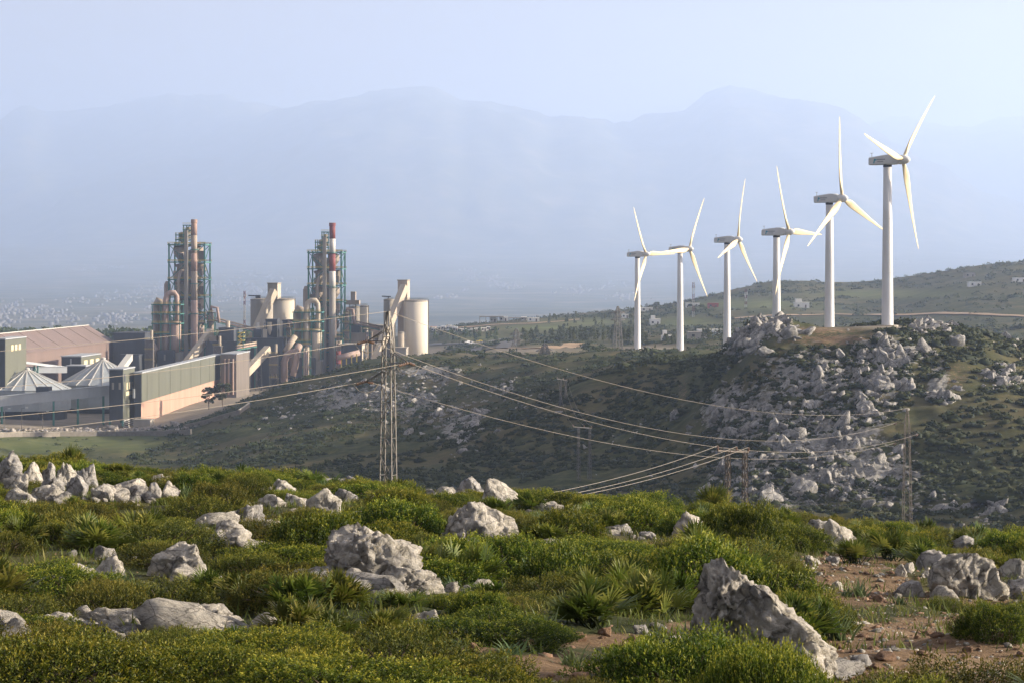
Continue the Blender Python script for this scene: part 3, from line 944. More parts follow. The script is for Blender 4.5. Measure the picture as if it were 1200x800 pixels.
dome(32, 432, 455, 479, 51, 1000, 'low conical roofed store nearest the long raised gallery')
dome(121, 420, 449, 476, 52, 1055, 'taller conical roofed store behind the slate transfer tower')

def gallery(name, label, p0, p1, w, h, m, legs=(), legm='teal', cap=None, cat='conveyor', group=None, leg_to=None):
    p0, p1 = Vector(p0), Vector(p1)
    org = Vector((p0.x, p0.y, FLOOR))
    t = Thing(name, label, cat, org, group)
    body = t.part('gallery', MB().beam(p0, p1, w, h), m)
    if cap:
        dz = Vector((0, 0, h / 2 + .12))
        t.part('roof', MB().beam(p0 + dz, p1 + dz, w + .5, 0.25), cap)
    for s in legs:
        q = p0.lerp(p1, s)
        d_ = (p1 - p0); d_.z = 0; d_.normalize()
        x = Vector((-d_.y, d_.x, 0)) * (w / 2 - .3)
        zb = FLOOR if leg_to is None else leg_to
        for sg in (1, -1):
            t.part('leg', MB().beam((q.x + sg * x.x, q.y + sg * x.y, q.z - h / 2 + .1), (q.x + sg * x.x * 1.25, q.y + sg * x.y * 1.25, zb), 0.55), MAT[legm])
        n_ = max(2, int((q.z - zb) / 4))
        for k in range(n_):
            za, zb2 = zb + (q.z - h / 2 - zb) * k / n_, zb + (q.z - h / 2 - zb) * (k + 1) / n_
            sg = 1 if k % 2 else -1
            t.part('brace', MB().beam((q.x + sg * x.x, q.y + sg * x.y, za), (q.x - sg * x.x, q.y - sg * x.y, zb2), 0.3), MAT[legm])
    return t
G = gallery('conveyor_gallery', 'long blue-grey conveyor gallery on teal legs running to the slate tower', P(-30, 473, 948), P(129, 457, 962), 4.0, 4.0, MAT['greyblue'], (0.2, 0.58, 0.76, 0.95), cap=MAT['greyblue'])
G.part('transfer_box', pbox(MB(), 42, 57, 453, 466, 955, 6), MAT['slate'])
gallery('conveyor_gallery', 'upper blue-grey conveyor gallery passing in front of the brown hall', P(-20, 433.5, 1020), P(77, 433, 1040), 3.5, 2.6, MAT['greyblue'], (0.25, 0.62), cap=MAT['greyblue'])
gallery('inclined_conveyor', 'thin inclined conveyor descending from the three-window slate block', P(7, 422, 1010), P(76, 430.5, 1050), 2.5, 1.1, MAT['greyblue'], (0.5,))

# transfer tower
T = building('transfer_tower', 'slim slate transfer tower with a sunlit olive side', 'tower', 128, 144, 433, 492, 950, 22, MAT['slate'], MAT['greyblue'])
T.part('lit_side_plate', side_rect(MB(), T.c_right, 950, 0.0, 22, Z(491, 950), Z(433.6, 950), 0.12), MAT['olive'])  # lighter olive plate stands for sun on the tower's right face
for k in range(3):
    T.part('window', side_rect(MB(), T.c_right, 950, 6 + 5 * k, 8 + 5 * k, Z(457, 950), Z(449, 950)), MAT['louver'])
T.part('window', side_rect(MB(), T.c_right, 950, 5, 17, Z(464, 950), Z(459.5, 950)), MAT['louver'])
T.part('door', side_rect(MB(), T.c_right, 950, 1.5, 4, Z(447, 950), Z(438, 950)), MAT['slate'])
for k in range(2):
    T.part('window', front_rect(MB(), 131 + 8 * k, 133.5 + 8 * k, 448, 456, 950), MAT['concrete'])
for sx in (128.5, 143.5):
    for sy in (0.5, 21.5):
        a = P(sx, 492, 950) + EY * sy
        T.part('leg', MB().beam(a, (a.x, a.y, FLOOR), 0.7), MAT['teal'])
for k in range(6):
    a = T.c_right.copy(); a.z = Z(493 + 2.4 * k, 950)
    T.part('slat', MB().beam(a + EY * 1, a + EY * 21, 0.25, 0.35), MAT['rib'])

# long shed: olive cladding above a pink plaster plinth
sx0 = P(166, 437, 962); sx1 = P(258, 416, 1176)
dirS = Vector((sx1.x - sx0.x, sx1.y - sx0.y, 0)); LS = dirS.length; dirS.normalize()
nS = Vector((dirS.y, -dirS.x, 0))
wS = 9 / F * 962
zt, zg = Z(437, 962), Z(471, 962)
T = Thing('long_shed', 'long shed with olive cladding above a stained pink plaster wall', 'shed', (sx0.x + dirS.x * LS / 2, sx0.y + dirS.y * LS / 2, FLOOR))
def srect(y0, y1, z0, z1, w0, w1, m, name):
    mb = MB()
    c = sx0 + dirS * ((y0 + y1) / 2) - nS * ((w0 + w1) / 2)
    c.z = (z0 + z1) / 2
    mb.obox(c, nS * (w1 - w0) / 2, dirS * (y1 - y0) / 2, EZ * (z1 - z0) / 2)
    return T.part(name, mb, m)
srect(0, LS, zg, zt, 0, wS, MAT['olive'], 'cladding')
srect(0.4, LS - .4, FLOOR, zg, 0.35, wS - .3, MAT['pink'], 'plinth')
srect(-.3, LS + .3, zt, zt + .5, -.3, wS + .3, MAT['greyblue'], 'roof')
srect(-.25, 0.0, FLOOR, zt - .3, 0.2, wS - .2, MAT['slate'], 'end_wall')
srect(-1.5, 12, Z(466, 962), Z(455, 962), -.5 + wS, wS + .3, MAT['dome'], 'hatch')
for k in range(7):
    srect(28 * k + 12, 28 * k + 12.5, zg, zt - .1, -.10, .1, MAT['olive'], 'downpipe')
T = building('yard_annex', 'low concrete annex at the foot of the pink plaster wall', 'building', 156, 176, 492, 501, 952, 8, MAT['concrete'], MAT['concrete'], 0.3)

T = building('pump_house', 'grey sheeted block with vertical pipes closing the long shed', 'building', 259, 277, 415, None, 1160, 40, MAT['dust_dark'], MAT['greyblue'])
for k in (263.5, 268, 273):
    T.part('pipe', MB().tube(P(k, 420, 1159.2), P(k, 462, 1159.2), 0.45, n=8), MAT['duct'])
building('filter_hall', 'dark windowless slate hall beside the brown storage hall', 'building', 133, 170, 391, None, 1240, 30, MAT['slate'], MAT['slate'])
T = building('portal_frame_block', 'slate block with a raised frame in front of the windowless hall', 'building', 141, 163, 416, None, 1225, 10, MAT['slate'], MAT['slate'])
gallery('inclined_conveyor', 'short pale conveyor rising from the taller dome to the slate hall', P(138, 437, 1120), P(152, 418, 1215), 3.2, 3.2, MAT['rib'], ())

# ------------------------------------------------------------------ preheater towers
def preheater(u0, u1, vt, vtop, ut0, ut1, d, label, seed):
    rnd = random.Random(seed)
    a = P(u0, vt, d); w = (u1 - u0) / F * d; dep = 17.0
    zt = a.z
    org = a + EX * w / 2 + EY * dep / 2; org.z = FLOOR
    t = Thing('preheater_tower', label, 'tower', org, 'preheater towers')
    def pt(x, y, z):
        q = a + EX * x + EY * y
        return Vector((q.x, q.y, z))
    levels = [FLOOR + (zt - FLOOR) * k / 8 for k in range(9)]
    xs = (0, w * .5, w); ys = (0, dep)
    for x in xs:
        for y in ys:
            t.part('column', MB().beam(pt(x, y, FLOOR), pt(x, y, zt + 1), 0.85), MAT['teal'])
    for i, z in enumerate(levels[1:]):
        t.part('platform', MB().obox(pt(w / 2, dep / 2, z), EX * (w / 2 + .7), EY * (dep / 2 + .7), EZ * .3), MAT['teal'])
        for y, nm in ((-.75, 'railing'), (dep + .75, 'railing')):
            mbr = MB()
            for hz_ in (.55, 1.1):
                mbr.beam(pt(-.7, y, z + .3 + hz_), pt(w + .7, y, z + .3 + hz_), .22)
            for k in range(9):
                mbr.beam(pt(-.7 + (w + 1.4) * k / 8, y, z + .3), pt(-.7 + (w + 1.4) * k / 8, y, z + 1.45), .16)
            t.part(nm, mbr, MAT['yellow'])
    for i in range(8):
        z0_, z1_ = levels[i], levels[i + 1]
        for y in ys:
            for (xa, xb) in ((0, w * .5), (w * .5, w)):
                if (i + (xa > 0)) % 2: xa, xb = xb, xa
                t.part('brace', MB().beam(pt(xa, y, z0_), pt(xb, y, z1_), .38), MAT['teal'])
        for x in (0, w):
            ya, yb = (0, dep) if i % 2 else (dep, 0)
            t.part('brace', MB().beam(pt(x, ya, z0_), pt(x, yb, z1_), .38), MAT['teal'])
    # cyclones stacked inside
    for i in range(1, 8):
        z = levels[i]
        hgt = levels[1] - levels[0]
        for sx in ((.24, .72) if i % 2 else (.33, .8)):
            r = w * (.155 + .02 * rnd.random())
            c = pt(w * sx, dep * (.3 + .35 * rnd.random()), z)
            t.part('cyclone', MB().lathe(c, [(.5, .3), (.6, hgt * .12), (r, hgt * .5), (r, hgt * .86), (r * .5, hgt * .95)], 14), MAT['dust'], smooth=False)
        q0 = pt(w * .15, dep * .2, z + hgt * .8); q1 = pt(w * .8, dep * .5, z + hgt * 1.1)
        t.part('gas_duct', MB().tube(q0, q1, .8, n=8), MAT['duct'])
    t.part('inner_wall', MB().obox(pt(w * .46, dep * .62, (FLOOR + zt) / 2), EX * w * .24, EY * dep * .2, EZ * (zt - FLOOR - 6) / 2), MAT['dust'])
    for i in range(8):
        q = pt(w * (.1 + .1 * rnd.random()), dep * .15, levels[i] + .4)
        t.part('plant_unit', MB().obox(q + EZ * 2.2 + EX * (w * .3 * rnd.random()), EX * (1.2 + rnd.random()), EY * 1.5, EZ * (1.6 + rnd.random())), MAT['dust_dark' if i % 2 else 'dust'])
        t.part('plant_unit', MB().obox(pt(w * (.6 + .3 * rnd.random()), dep * .2, levels[i] + 3.5), EX * (1 + 1.2 * rnd.random()), EY * 1.5, EZ * (1.5 + 1.4 * rnd.random())), MAT['dust_dark'])
    # lift shaft on the front
    t.part('lift_shaft', MB().beam(pt(w * .5, -1.6, FLOOR), pt(w * .5, -1.6, Z(vtop + 6, d)), 2.0, 2.0), MAT['concrete'])
    t.part('riser_duct', MB().path([pt(w * .28, -1.4, FLOOR + 14), pt(w * .28, -1.4, levels[6]), pt(w * .36, dep * .2, levels[7])], 1.0, 10), MAT['dust'])
    t.part('riser_duct', MB().path([pt(w * .80, -1.2, FLOOR + 4), pt(w * .80, -1.2, levels[4]), pt(w * .7, dep * .3, levels[5])], 1.1, 10), MAT['duct'])
    # outside vessel on the left
    t.part('hopper', MB().lathe(pt(-1.9, 5, levels[5] - 2), [(.5, -6), (1.9, 0), (1.9, 9), (1.0, 11)], 12), MAT['dust'])
    t.part('hopper', MB().lathe(pt(-1.2, 9, levels[3] - 2), [(.5, -6), (1.6, 0), (1.6, 8), (.8, 10)], 12), MAT['dust'])
    # narrower head
    x0 = (ut0 - u0) / F * d; x1 = (ut1 - u0) / F * d
    zh = Z(vtop, d)
    n_ = 4
    for x in (x0, (x0 + x1) / 2, x1):
        for y in (3, 12):
            t.part('column', MB().beam(pt(x, y, zt), pt(x, y, zt + (zh - zt) * (1.0 if x > x0 else .62)), .55), MAT['teal'])
    for k in range(1, n_ + 1):
        z = zt + (zh - zt) * k / n_
        xa = x0 if k <= 2 else (x0 + x1) / 2
        t.part('platform', MB().obox(pt((xa + x1) / 2, 7.5, z), EX * ((x1 - xa) / 2 + .5), EY * 5, EZ * .2), MAT['teal'])
        mbr = MB()
        for hz_ in (.55, 1.1):
            mbr.beam(pt(xa - .5, 2.4, z + .2 + hz_), pt(x1 + .5, 2.4, z + .2 + hz_), .14)
        t.part('railing', mbr, MAT['yellow'])
        if k < n_:
            c = pt((xa + x1) / 2 + (rnd.random() - .5) * 2, 7, z - (zh - zt) / n_)
            r = (x1 - xa) * .3
            t.part('cyclone', MB().lathe(c, [(.4, .2), (r, 2.2), (r, 4.0), (r * .5, 4.6)], 12), MAT['dust'])
        t.part('brace', MB().beam(pt(xa, 3, z - (zh - zt) / n_), pt(x1, 3, z), .3), MAT['teal'])
    c = pt((x0 + x1) / 2 - 1, 7, zt + (zh - zt) * .5)
    t.part('gas_duct', MB().path([c, c + EX * 2 + EZ * 4, c + EX * 4 - EZ * 2], .9, 8), MAT['dust'])
    return t
preheater(198, 240, 287, 264, 205, 223, 1300, 'preheater tower in teal steel with the plain brown stack', 3)
preheater(361.5, 400, 296, 272, 369, 384, 1300, 'preheater tower in teal steel with the red and white stack', 8)

def stack(u, r_px, v_top, d, bands, label):
    c = P(u, v_top, d)
    t = Thing('chimney', label, 'chimney', (c.x, c.y, FLOOR))
    edges = [Z(v, d) for v, _ in bands] + [FLOOR]
    R = r_px / F * d
    for (z1, z0_, (v, m)) in zip(edges[:-1], edges[1:], bands):
        r1 = R * (1 + .22 * (c.z - z1) / (c.z - FLOOR)); r0 = R * (1 + .22 * (c.z - z0_) / (c.z - FLOOR))
        t.part('shaft_section', MB().lathe((c.x, c.y, 0), [(r0, z0_), (r1, z1)], 20), MAT[m], smooth=True)
    t.part('rim', MB().lathe((c.x, c.y, 0), [(R * 1.12, c.z - 1.6), (R * 1.12, c.z + .3), (R * .8, c.z + .3), (R * .8, c.z - 1)], 20), MAT[bands[0][1]])
    for zv in (v_top + 35, v_top + 75, v_top + 110):
        z = Z(zv, d)
        t.part('gallery_ring', MB().lathe((c.x, c.y, z), [(R * 1.1, 0), (R * 1.55, 0), (R * 1.55, .35), (R * 1.1, .35)], 16), MAT['teal'])
    return t
stack(227.5, 3.4, 258, 1288, [(258, 'stack_brown'), (276, 'dust'), (297, 'stack_brown'), (318, 'dust'), (352, 'duct')], 'tall brown and buff banded chimney of the kiln line')
stack(389.5, 3.5, 262, 1288, [(262, 'red_band'), (280, 'white_band'), (297, 'red_band'), (318, 'white_band'), (338, 'concrete')], 'tall red and white banded chimney of the kiln line')

def filter_group(du, d, v0, label, m):
    """cylindrical bin with looping ducts in a teal frame on a dark base; du shifts it across"""
    U = lambda u: u + du
    V = lambda v: v + v0
    c = P(U(205), V(378), d)
    t = Thing('raw_mill_filter', label, 'filter tower', (c.x, c.y + 6, FLOOR), 'filter bins with looping ducts')
    t.part('bin', MB().lathe((c.x, c.y, 0), [(1.2, Z(V(414), d)), (3.3, Z(V(411), d)), (3.4, Z(V(378), d)), (2.6, Z(V(376.5), d))], 20), m, smooth=True)
    yy = EY * -1.5
    pts = [P(U(195), V(v), d) + yy for v in (418, 390, 352)] + [P(U(196.5), V(346), d) + yy, P(U(200), V(343.5), d) + yy, P(U(205), V(343.5), d) + yy, P(U(208), V(347), d) + yy, P(U(208.5), V(360), d) + yy, P(U(208), V(376), d) + yy]
    t.part('loop_duct', MB().path(pts, [1.7] * 3 + [1.6] * 3 + [1.2] * 3, 12), m, smooth=True)
    pts = [P(U(189), V(v), d) + EY * 3 for v in (395, 362)] + [P(U(187.5), V(354), d) + EY * 3, P(U(184), V(352), d) + EY * 3, P(U(182), V(357), d) + EY * 3, P(U(182), V(388), d) + EY * 3, P(U(176), V(404), d) + EY * 3]
    t.part('bent_duct', MB().path(pts, 1.9, 12), MAT['dust'], smooth=True)
    t.part('lower_duct', MB().path([P(U(188), V(v), d) + EY * 1 for v in (392, 420)], 2.4, 12), m, smooth=True)
    pts = [P(U(184), V(426), d) - EY * 2, P(U(184), V(410), d) - EY * 2, P(U(181.5), V(404.5), d) - EY * 2, P(U(178), V(407), d) - EY * 2, P(U(177), V(425), d) - EY * 2]
    t.part('bent_duct', MB().path(pts, 1.5, 12), MAT['duct'], smooth=True)
    for ux in (180, 190, 201, 212):
        for y in (-3.4, 6):
            t.part('column', MB().beam(P(U(ux), V(352 if ux > 195 else 358), d) + EY * y, P(U(ux), V(412), d) + EY * y, .5), MAT['teal'])
    for vz in (357, 368, 379, 391):
        t.part('platform', MB().obox(P(U(196 if vz < 385 else 190), V(vz), d) + EY * 1.3, EX * (8.2 if vz < 385 else 5.0), EY * 5, EZ * .25), MAT['teal'])
        mbr = MB()
        for hz_ in (.6, 1.2):
            mbr.beam(P(U(179 if vz < 385 else 180), V(vz), d) - EY * 3.8 + EZ * hz_, P(U(213 if vz < 385 else 200), V(vz), d) - EY * 3.8 + EZ * hz_, .18)
        t.part('railing', mbr, MAT['yellow'])
    t.part('base_house', pbox(MB(), U(184), U(204), V(410), None, d - 6, 14), MAT['slate'])
    t.part('side_house', pbox(MB(), U(204.2), U(211), V(413), None, d - 3, 10), MAT['concrete'])
    t.part('base_door', front_rect(MB(), U(192), U(194), V(415), V(422), d - 6), MAT['concrete'])
    return t
filter_group(0, 1265, 0, 'pinkish filter bin with looping ducts beside the brown stack', MAT['duct'])
filter_group(165, 1265, 9, 'cream filter bin with looping ducts beside the banded stack', MAT['cream'])

# conveyors and blocks between the kiln lines
gallery('inclined_conveyor', 'buff inclined conveyor climbing from the long shed roof to the kiln', P(212, 434, 1235), P(247, 389, 1262), 3.0, 4.2, MAT['cream'], (0.85,))
T = building('kiln_block', 'dark kiln building with a small roof vent stack', 'building', 241, 278, 401, None, 1250, 30, MAT['slate'], MAT['slate'])
T.part('upper_storey', pbox(MB(), 256, 274, 384, 400.5, 1252, 16), MAT['slate'])
T.part('vent_stack', MB().tube(P(267, 376, 1258), P(267, 385, 1258), 1.2, n=10), MAT['cream'])
T.part('hatch', front_rect(MB(), 265, 268, 404, 412, 1250), MAT['concrete'])
T.part('roof_unit', pbox(MB(), 245, 254, 394, 400.5, 1254, 8), MAT['dust'])
st = Thing('stair_tower', 'open yellow stair tower between the two kiln lines', 'stair tower', (P(281, 0, 1245).x, 1248, FLOOR))
for ux in (278, 285):
    for y in (0, 5):
        st.part('column', MB().beam(P(ux, 388, 1245) + EY * y, (P(ux, 0, 1245).x, 1245 + y, FLOOR), .4), MAT['teal'])
for k in range(10):
    v = 390 + k * 4.5
    st.part('landing', MB().obox(P(281.5, v, 1245) + EY * 2.5, EX * 1.7, EY * 2.6, EZ * .2), MAT['yellow'])
    a, b_ = (279, 284) if k % 2 else (284, 279)
    st.part('flight', MB().beam(P(a, v, 1244.5), P(b_, v + 4.5, 1244.5), .9, .3), MAT['yellow'])

def silo(u0, u1, vt, d, m, label, group='cement silos', conc=True):
    c = P((u0 + u1) / 2, vt, d)
    R = (u1 - u0) / 2 / F * d
    t = Thing('silo', label, 'silo', (c.x, c.y, FLOOR), group)
    t.part('shell', MB().lathe((c.x, c.y, 0), [(R, FLOOR), (R, c.z)], 36), m, smooth=True)
    t.part('roof', MB().lathe((c.x, c.y, 0), [(R * 1.015, c.z), (R * 1.015, c.z + .6), (R * .97, c.z + .75), (.3, c.z + 1.3)], 36), MAT['concrete'])
    mbr = MB()
    for hz_ in (1.2, 1.8):
        mbr.path([(c.x + R * .98 * math.cos(2 * math.pi * k / 24), c.y + R * .98 * math.sin(2 * math.pi * k / 24), c.z + hz_) for k in range(25)], .07, 4)
    t.part('railing', mbr, MAT['galv'])
    a = -0.25
    p = Vector((c.x + (R + .3) * math.cos(a), c.y + (R + .3) * math.sin(a), 0))
    t.part('ladder', MB().beam((p.x, p.y, FLOOR), (p.x, p.y, c.z + 1), .5, .3), MAT['concrete'])
    return t
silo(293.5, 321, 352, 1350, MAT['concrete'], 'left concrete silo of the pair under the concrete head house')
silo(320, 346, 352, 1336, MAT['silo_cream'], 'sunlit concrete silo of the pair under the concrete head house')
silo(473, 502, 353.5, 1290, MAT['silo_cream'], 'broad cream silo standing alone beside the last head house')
silo(449.5, 462.5, 352.5, 1318, MAT['concrete'], 'narrow grey silo behind the last inclined conveyor')
silo(408, 424, 361, 1330, MAT['concrete'], 'grey clinker silo just right of the banded stack')
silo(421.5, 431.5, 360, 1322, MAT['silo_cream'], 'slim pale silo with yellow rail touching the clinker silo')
silo(466.5, 474, 391, 1278, MAT['cream'], 'short cream bin at the foot of the broad silo')

T = building('head_house', 'concrete head house standing on the paired silos', 'head house', 313.5, 325, 332.5, 352, 1330, 13, MAT['concrete'], MAT['concrete'])
T.part('lit_side_plate', side_rect(MB(), T.c_right, 1330, .2, 12.8, Z(351.5, 1330), Z(333.2, 1330), .12), MAT['cream'])  # cream plate brightens the sunlit face of the concrete box
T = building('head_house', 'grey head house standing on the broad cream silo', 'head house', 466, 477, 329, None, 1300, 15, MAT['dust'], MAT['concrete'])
T.part('lit_side_plate', side_rect(MB(), T.c_right, 1300, .2, 14.8, Z(353, 1300), Z(329.8, 1300), .12), MAT['cream'])  # sun on the right face painted as a cream plate
gallery('inclined_conveyor', 'buff conveyor rising steeply to the head house on the paired silos', P(276, 440, 1290), P(321, 341, 1322), 3.4, 4.0, MAT['cream'], (0.45, 0.7), 'galv')
gallery('inclined_conveyor', 'buff conveyor rising steeply to the head house on the broad silo', P(437, 428, 1262), P(474, 336, 1294), 3.4, 4.0, MAT['cream'], (0.5,), 'galv')
cr = Thing('roof_crane', 'small dark jib crane on the left silo roof', 'crane', P(299, 352, 1350))
cr.part('post', MB().tube(P(301, 352, 1349), P(301, 346.5, 1349), .35, n=8), MAT['dark_gap'])
cr.part('jib', MB().beam(P(291, 346.5, 1349), P(304, 347, 1349), .6, .7), MAT['dark_gap'])
cr.part('counterweight', MB().obox(P(302.5, 347.8, 1349), EX * 1.4, EY * 1, EZ * .9), MAT['dark_gap'])
cr = Thing('roof_crane', 'thin jib crane on the narrow grey silo', 'crane', P(455, 352, 1318))
cr.part('post', MB().tube(P(455, 352, 1317), P(455, 347.5, 1317), .3, n=8), MAT['dark_gap'])
cr.part('jib', MB().beam(P(447.5, 347.4, 1317), P(458, 347.8, 1317), .5, .6), MAT['dark_gap'])

T = building('mill_building', 'large dark mill building below the paired silos', 'building', 294, 332, 397, None, 1262, 26, MAT['slate'], MAT['slate'])
for k in (300, 326):
    T.part('pilaster', front_rect(MB(), k, k + 1.4, 398.5, 446, 1262, .4), MAT['concrete'])
T.part('roof_plant', pbox(MB(), 297, 306, 386, 396.6, 1268, 8), MAT['slate'])
T.part('roof_plant', pbox(MB(), 311, 325, 374, 396.6, 1272, 10), MAT['slate'])
T.part('roof_vent', MB().tube(P(302, 378, 1270), P(302, 386.5, 1270), 1.0, n=10), MAT['white_band'])
T.part('roof_vent', MB().lathe(P(316, 384, 1266), [(.4, -4), (1.3, -1), (1.3, 3)], 10), MAT['cream'])
T.part('roof_panel', front_rect(MB(), 308, 313, 386, 396, 1264), MAT['cream'])
building('side_mill', 'dark block between the mill building and the cream filter bin', 'building', 331, 346, 376, None, 1295, 18, MAT['slate'], MAT['slate'])
gallery('inclined_conveyor', 'pale covered conveyor dropping in front of the dark mill building', P(287, 438, 1225), P(314, 409, 1250), 3.4, 4.0, MAT['cream'], (0.1, 0.6), 'galv')
building('concrete_pier', 'narrow concrete pier carrying the pale covered conveyor', 'pier', 284, 288, 424, None, 1218, 4, MAT['concrete'])
building('slate_annex', 'low slate annex behind the concrete pier', 'building', 276, 287, 430, None, 1235, 20, MAT['slate'], MAT['slate'])

T = Thing('gas_duct', 'pinkish looping gas ducts beside the dark mill building', 'duct', (P(340, 0, 1245).x, 1245, FLOOR))
T.part('duct_loop', MB().path([P(333, 448, 1245), P(333, 424, 1245), P(336, 416, 1245), P(342, 413, 1245), P(348, 411, 1245), P(351, 404, 1247)], 1.9, 12), MAT['duct'], smooth=True)
T.part('duct_loop', MB().path([P(343, 440, 1243), P(347, 424, 1243), P(348, 414, 1243), P(345, 409, 1243)], 1.7, 12), MAT['duct'], smooth=True)
T.part('cross_duct', MB().path([P(334, 412, 1250), P(346, 394, 1254)], 1.6, 12), MAT['dust'], smooth=True)

T = building('clinker_house', 'grey-mauve clinker building right of the banded stack', 'building', 401, 431, 391, None, 1300, 24, MAT['dust'], MAT['concrete'])
T.part('roof_plant', pbox(MB(), 408, 421, 381, 390.6, 1304, 8), MAT['slate'])
T.part('roof_gantry', pbox(MB(), 403, 421, 352, 357, 1326, 5), MAT['dust'])
T.part('roof_gantry', pbox(MB(), 411, 416.5, 342, 352, 1326, 4), MAT['dust'])
for ux in (403.5, 410, 417):
    T.part('gantry_leg', MB().beam(P(ux, 356.5, 1318), P(ux, 392, 1318), .5), MAT['galv'])
T = building('packing_house', 'dark packing house with a pale sunlit gable by the red duct', 'building', 400, 424, 404, None, 1255, 26, MAT['slate'], MAT['concrete'])
T.part('lit_side_plate', side_rect(MB(), T.c_right, 1255, .2, 25.8, FLOOR + 2, Z(404.8, 1255), .12), MAT['cream'])  # cream plate paints the gable as sunlit against the slate front
for k in range(3):
    T.part('window', side_rect(MB(), T.c_right, 1255, 5 + 7 * k, 9 + 7 * k, Z(420, 1255), Z(409, 1255)), MAT['slate'])
T = Thing('dust_pipe', 'pinkish horizontal cooler pipe on yellow trestles by the banded stack', 'pipe', (P(410, 0, 1238).x, 1238, FLOOR))
T.part('pipe', MB().path([P(395, 419, 1235), P(421, 413, 1240)], 1.6, 12), MAT['duct'], smooth=True)
T.part('collar', MB().tube(P(396.5, 411, 1236), P(396.5, 426, 1236), 1.4, n=10), MAT['red_band'])
for k in range(4):
    T.part('trestle', MB().beam(P(400 + 6 * k, 418 - 1.2 * k, 1237), (P(400 + 6 * k, 0, 1237).x, 1237, FLOOR), .6), MAT['yellow'])
building('dispatch_block', 'low grey dispatch block behind the lattice pylon', 'building', 431, 452, 382, None, 1330, 20, MAT['dust'], MAT['concrete'])
T = building('silo_apron', 'low concrete plinth house at the foot of the broad silo', 'building', 462, 476, 408, None, 1262, 12, MAT['concrete'], MAT['concrete'])

# smaller process equipment filling the yard between the kiln lines
def process_unit(u, vt, d, wpx, label, kind, seed):
    rnd = random.Random(seed)
    w = wpx / F * d
    a = P(u, vt, d)
    org = a + EX * w / 2 + EY * w / 2; org.z = FLOOR
    t = Thing('process_unit', label, 'plant equipment', org, 'process units between the kiln lines')
    def pt(x, y, z):
        q = a + EX * x + EY * y
        return Vector((q.x, q.y, z))
    zt_ = a.z
    n = max(2, int((zt_ - FLOOR) / 5))
    for x in (0, w):
        for y in (0, w):
            t.part('column', MB().beam(pt(x, y, FLOOR), pt(x, y, zt_), .45), MAT['teal' if kind != 'bag' else 'galv'])
    for k in range(1, n + 1):
        z = FLOOR + (zt_ - FLOOR) * k / n
        t.part('platform', MB().obox(pt(w / 2, w / 2, z - .3), EX * (w / 2 + .4), EY * (w / 2 + .4), EZ * .18), MAT['galv'])
        mbr = MB()
        for hz_ in (.5, 1.0):
            mbr.beam(pt(-.4, -.4, z + hz_ - .1), pt(w + .4, -.4, z + hz_ - .1), .13)
        t.part('railing', mbr, MAT['yellow'])
        xa, xb = (0, w) if k % 2 else (w, 0)
        t.part('brace', MB().beam(pt(xa, 0, z - (zt_ - FLOOR) / n), pt(xb, 0, z - .4), .25), MAT['teal' if kind != 'bag' else 'galv'])
    hz = zt_ - FLOOR
    if kind == 'vessel':
        t.part('vessel', MB().lathe(pt(w * .5, w * .5, FLOOR), [(.4, hz * .3), (w * .33, hz * .5), (w * .33, hz * .95), (w * .15, hz + 1.2)], 14), MAT['dust'], smooth=True)
        t.part('outlet_duct', MB().path([pt(w * .5, w * .5, zt_ + 1), pt(w * .5, w * .4, zt_ + 3), pt(w * 1.4, w * .3, zt_ + 2.4), pt(w * 1.7, w * .3, zt_ - 6)], .8, 10), MAT['duct'], smooth=True)
    elif kind == 'bag':
        t.part('filter_box', MB().obox(pt(w * .5, w * .5, FLOOR + hz * .72), EX * w * .46, EY * w * .46, EZ * hz * .26), MAT['dust_dark'])
        for k in range(3):
            x = w * (.2 + .3 * k)
            t.part('hopper', MB().lathe(pt(x, w * .4, FLOOR + hz * .46), [(.3, -3), (w * .14, 0)], 8), MAT['dust'])
        t.part('vent', MB().tube(pt(w * .75, w * .6, zt_ - .2), pt(w * .75, w * .6, zt_ + 5), .7, n=10), MAT['cream'])
    else:
        for k in range(3):
            t.part('pipe', MB().path([pt(w * (.2 + .3 * k), -.6, FLOOR + 1), pt(w * (.2 + .3 * k), -.6, zt_ - 2 - k), pt(w * (.2 + .3 * k), w, zt_ - 1 - k)], .45, 8), MAT['duct' if k % 2 else 'dust'], smooth=True)
        t.part('hopper', MB().lathe(pt(w * .5, w * .5, FLOOR + hz * .5), [(.5, 0), (w * .36, hz * .2), (w * .36, hz * .45)], 12), MAT['cream'])
    return t
for i_, (u, vt, d, wpx, kd, lab) in enumerate((
    (170, 398, 1232, 9, 'bag', 'grey bag filter beside the windowless slate hall'), (243, 366, 1290, 8, 'vessel', 'tall vessel frame right of the brown stack'),
    (233, 378, 1270, 7, 'pipes', 'pipe rack at the foot of the brown stack'), (250, 405, 1225, 9, 'bag', 'bag filter in front of the dark kiln building'),
    (288, 396, 1300, 8, 'pipes', 'pipe rack behind the yellow stair tower'), (333, 384, 1275, 9, 'vessel', 'vessel frame between the paired silos and cream bin'),
    (402, 368, 1292, 8, 'vessel', 'vessel frame just right of the banded stack'), (393, 396, 1262, 8, 'pipes', 'pipe rack at the foot of the banded stack'),
    (440, 396, 1290, 8, 'bag', 'bag filter before the low dispatch block'), (426, 386, 1300, 7, 'pipes', 'pipe rack beside the slim pale silo'),
    (316, 414, 1240, 9, 'bag', 'bag filter in front of the dark mill building'), (355, 404, 1240, 8, 'pipes', 'pipe rack in front of the cream filter bin'))):
    process_unit(u, vt, d, wpx, lab, kd, i_)
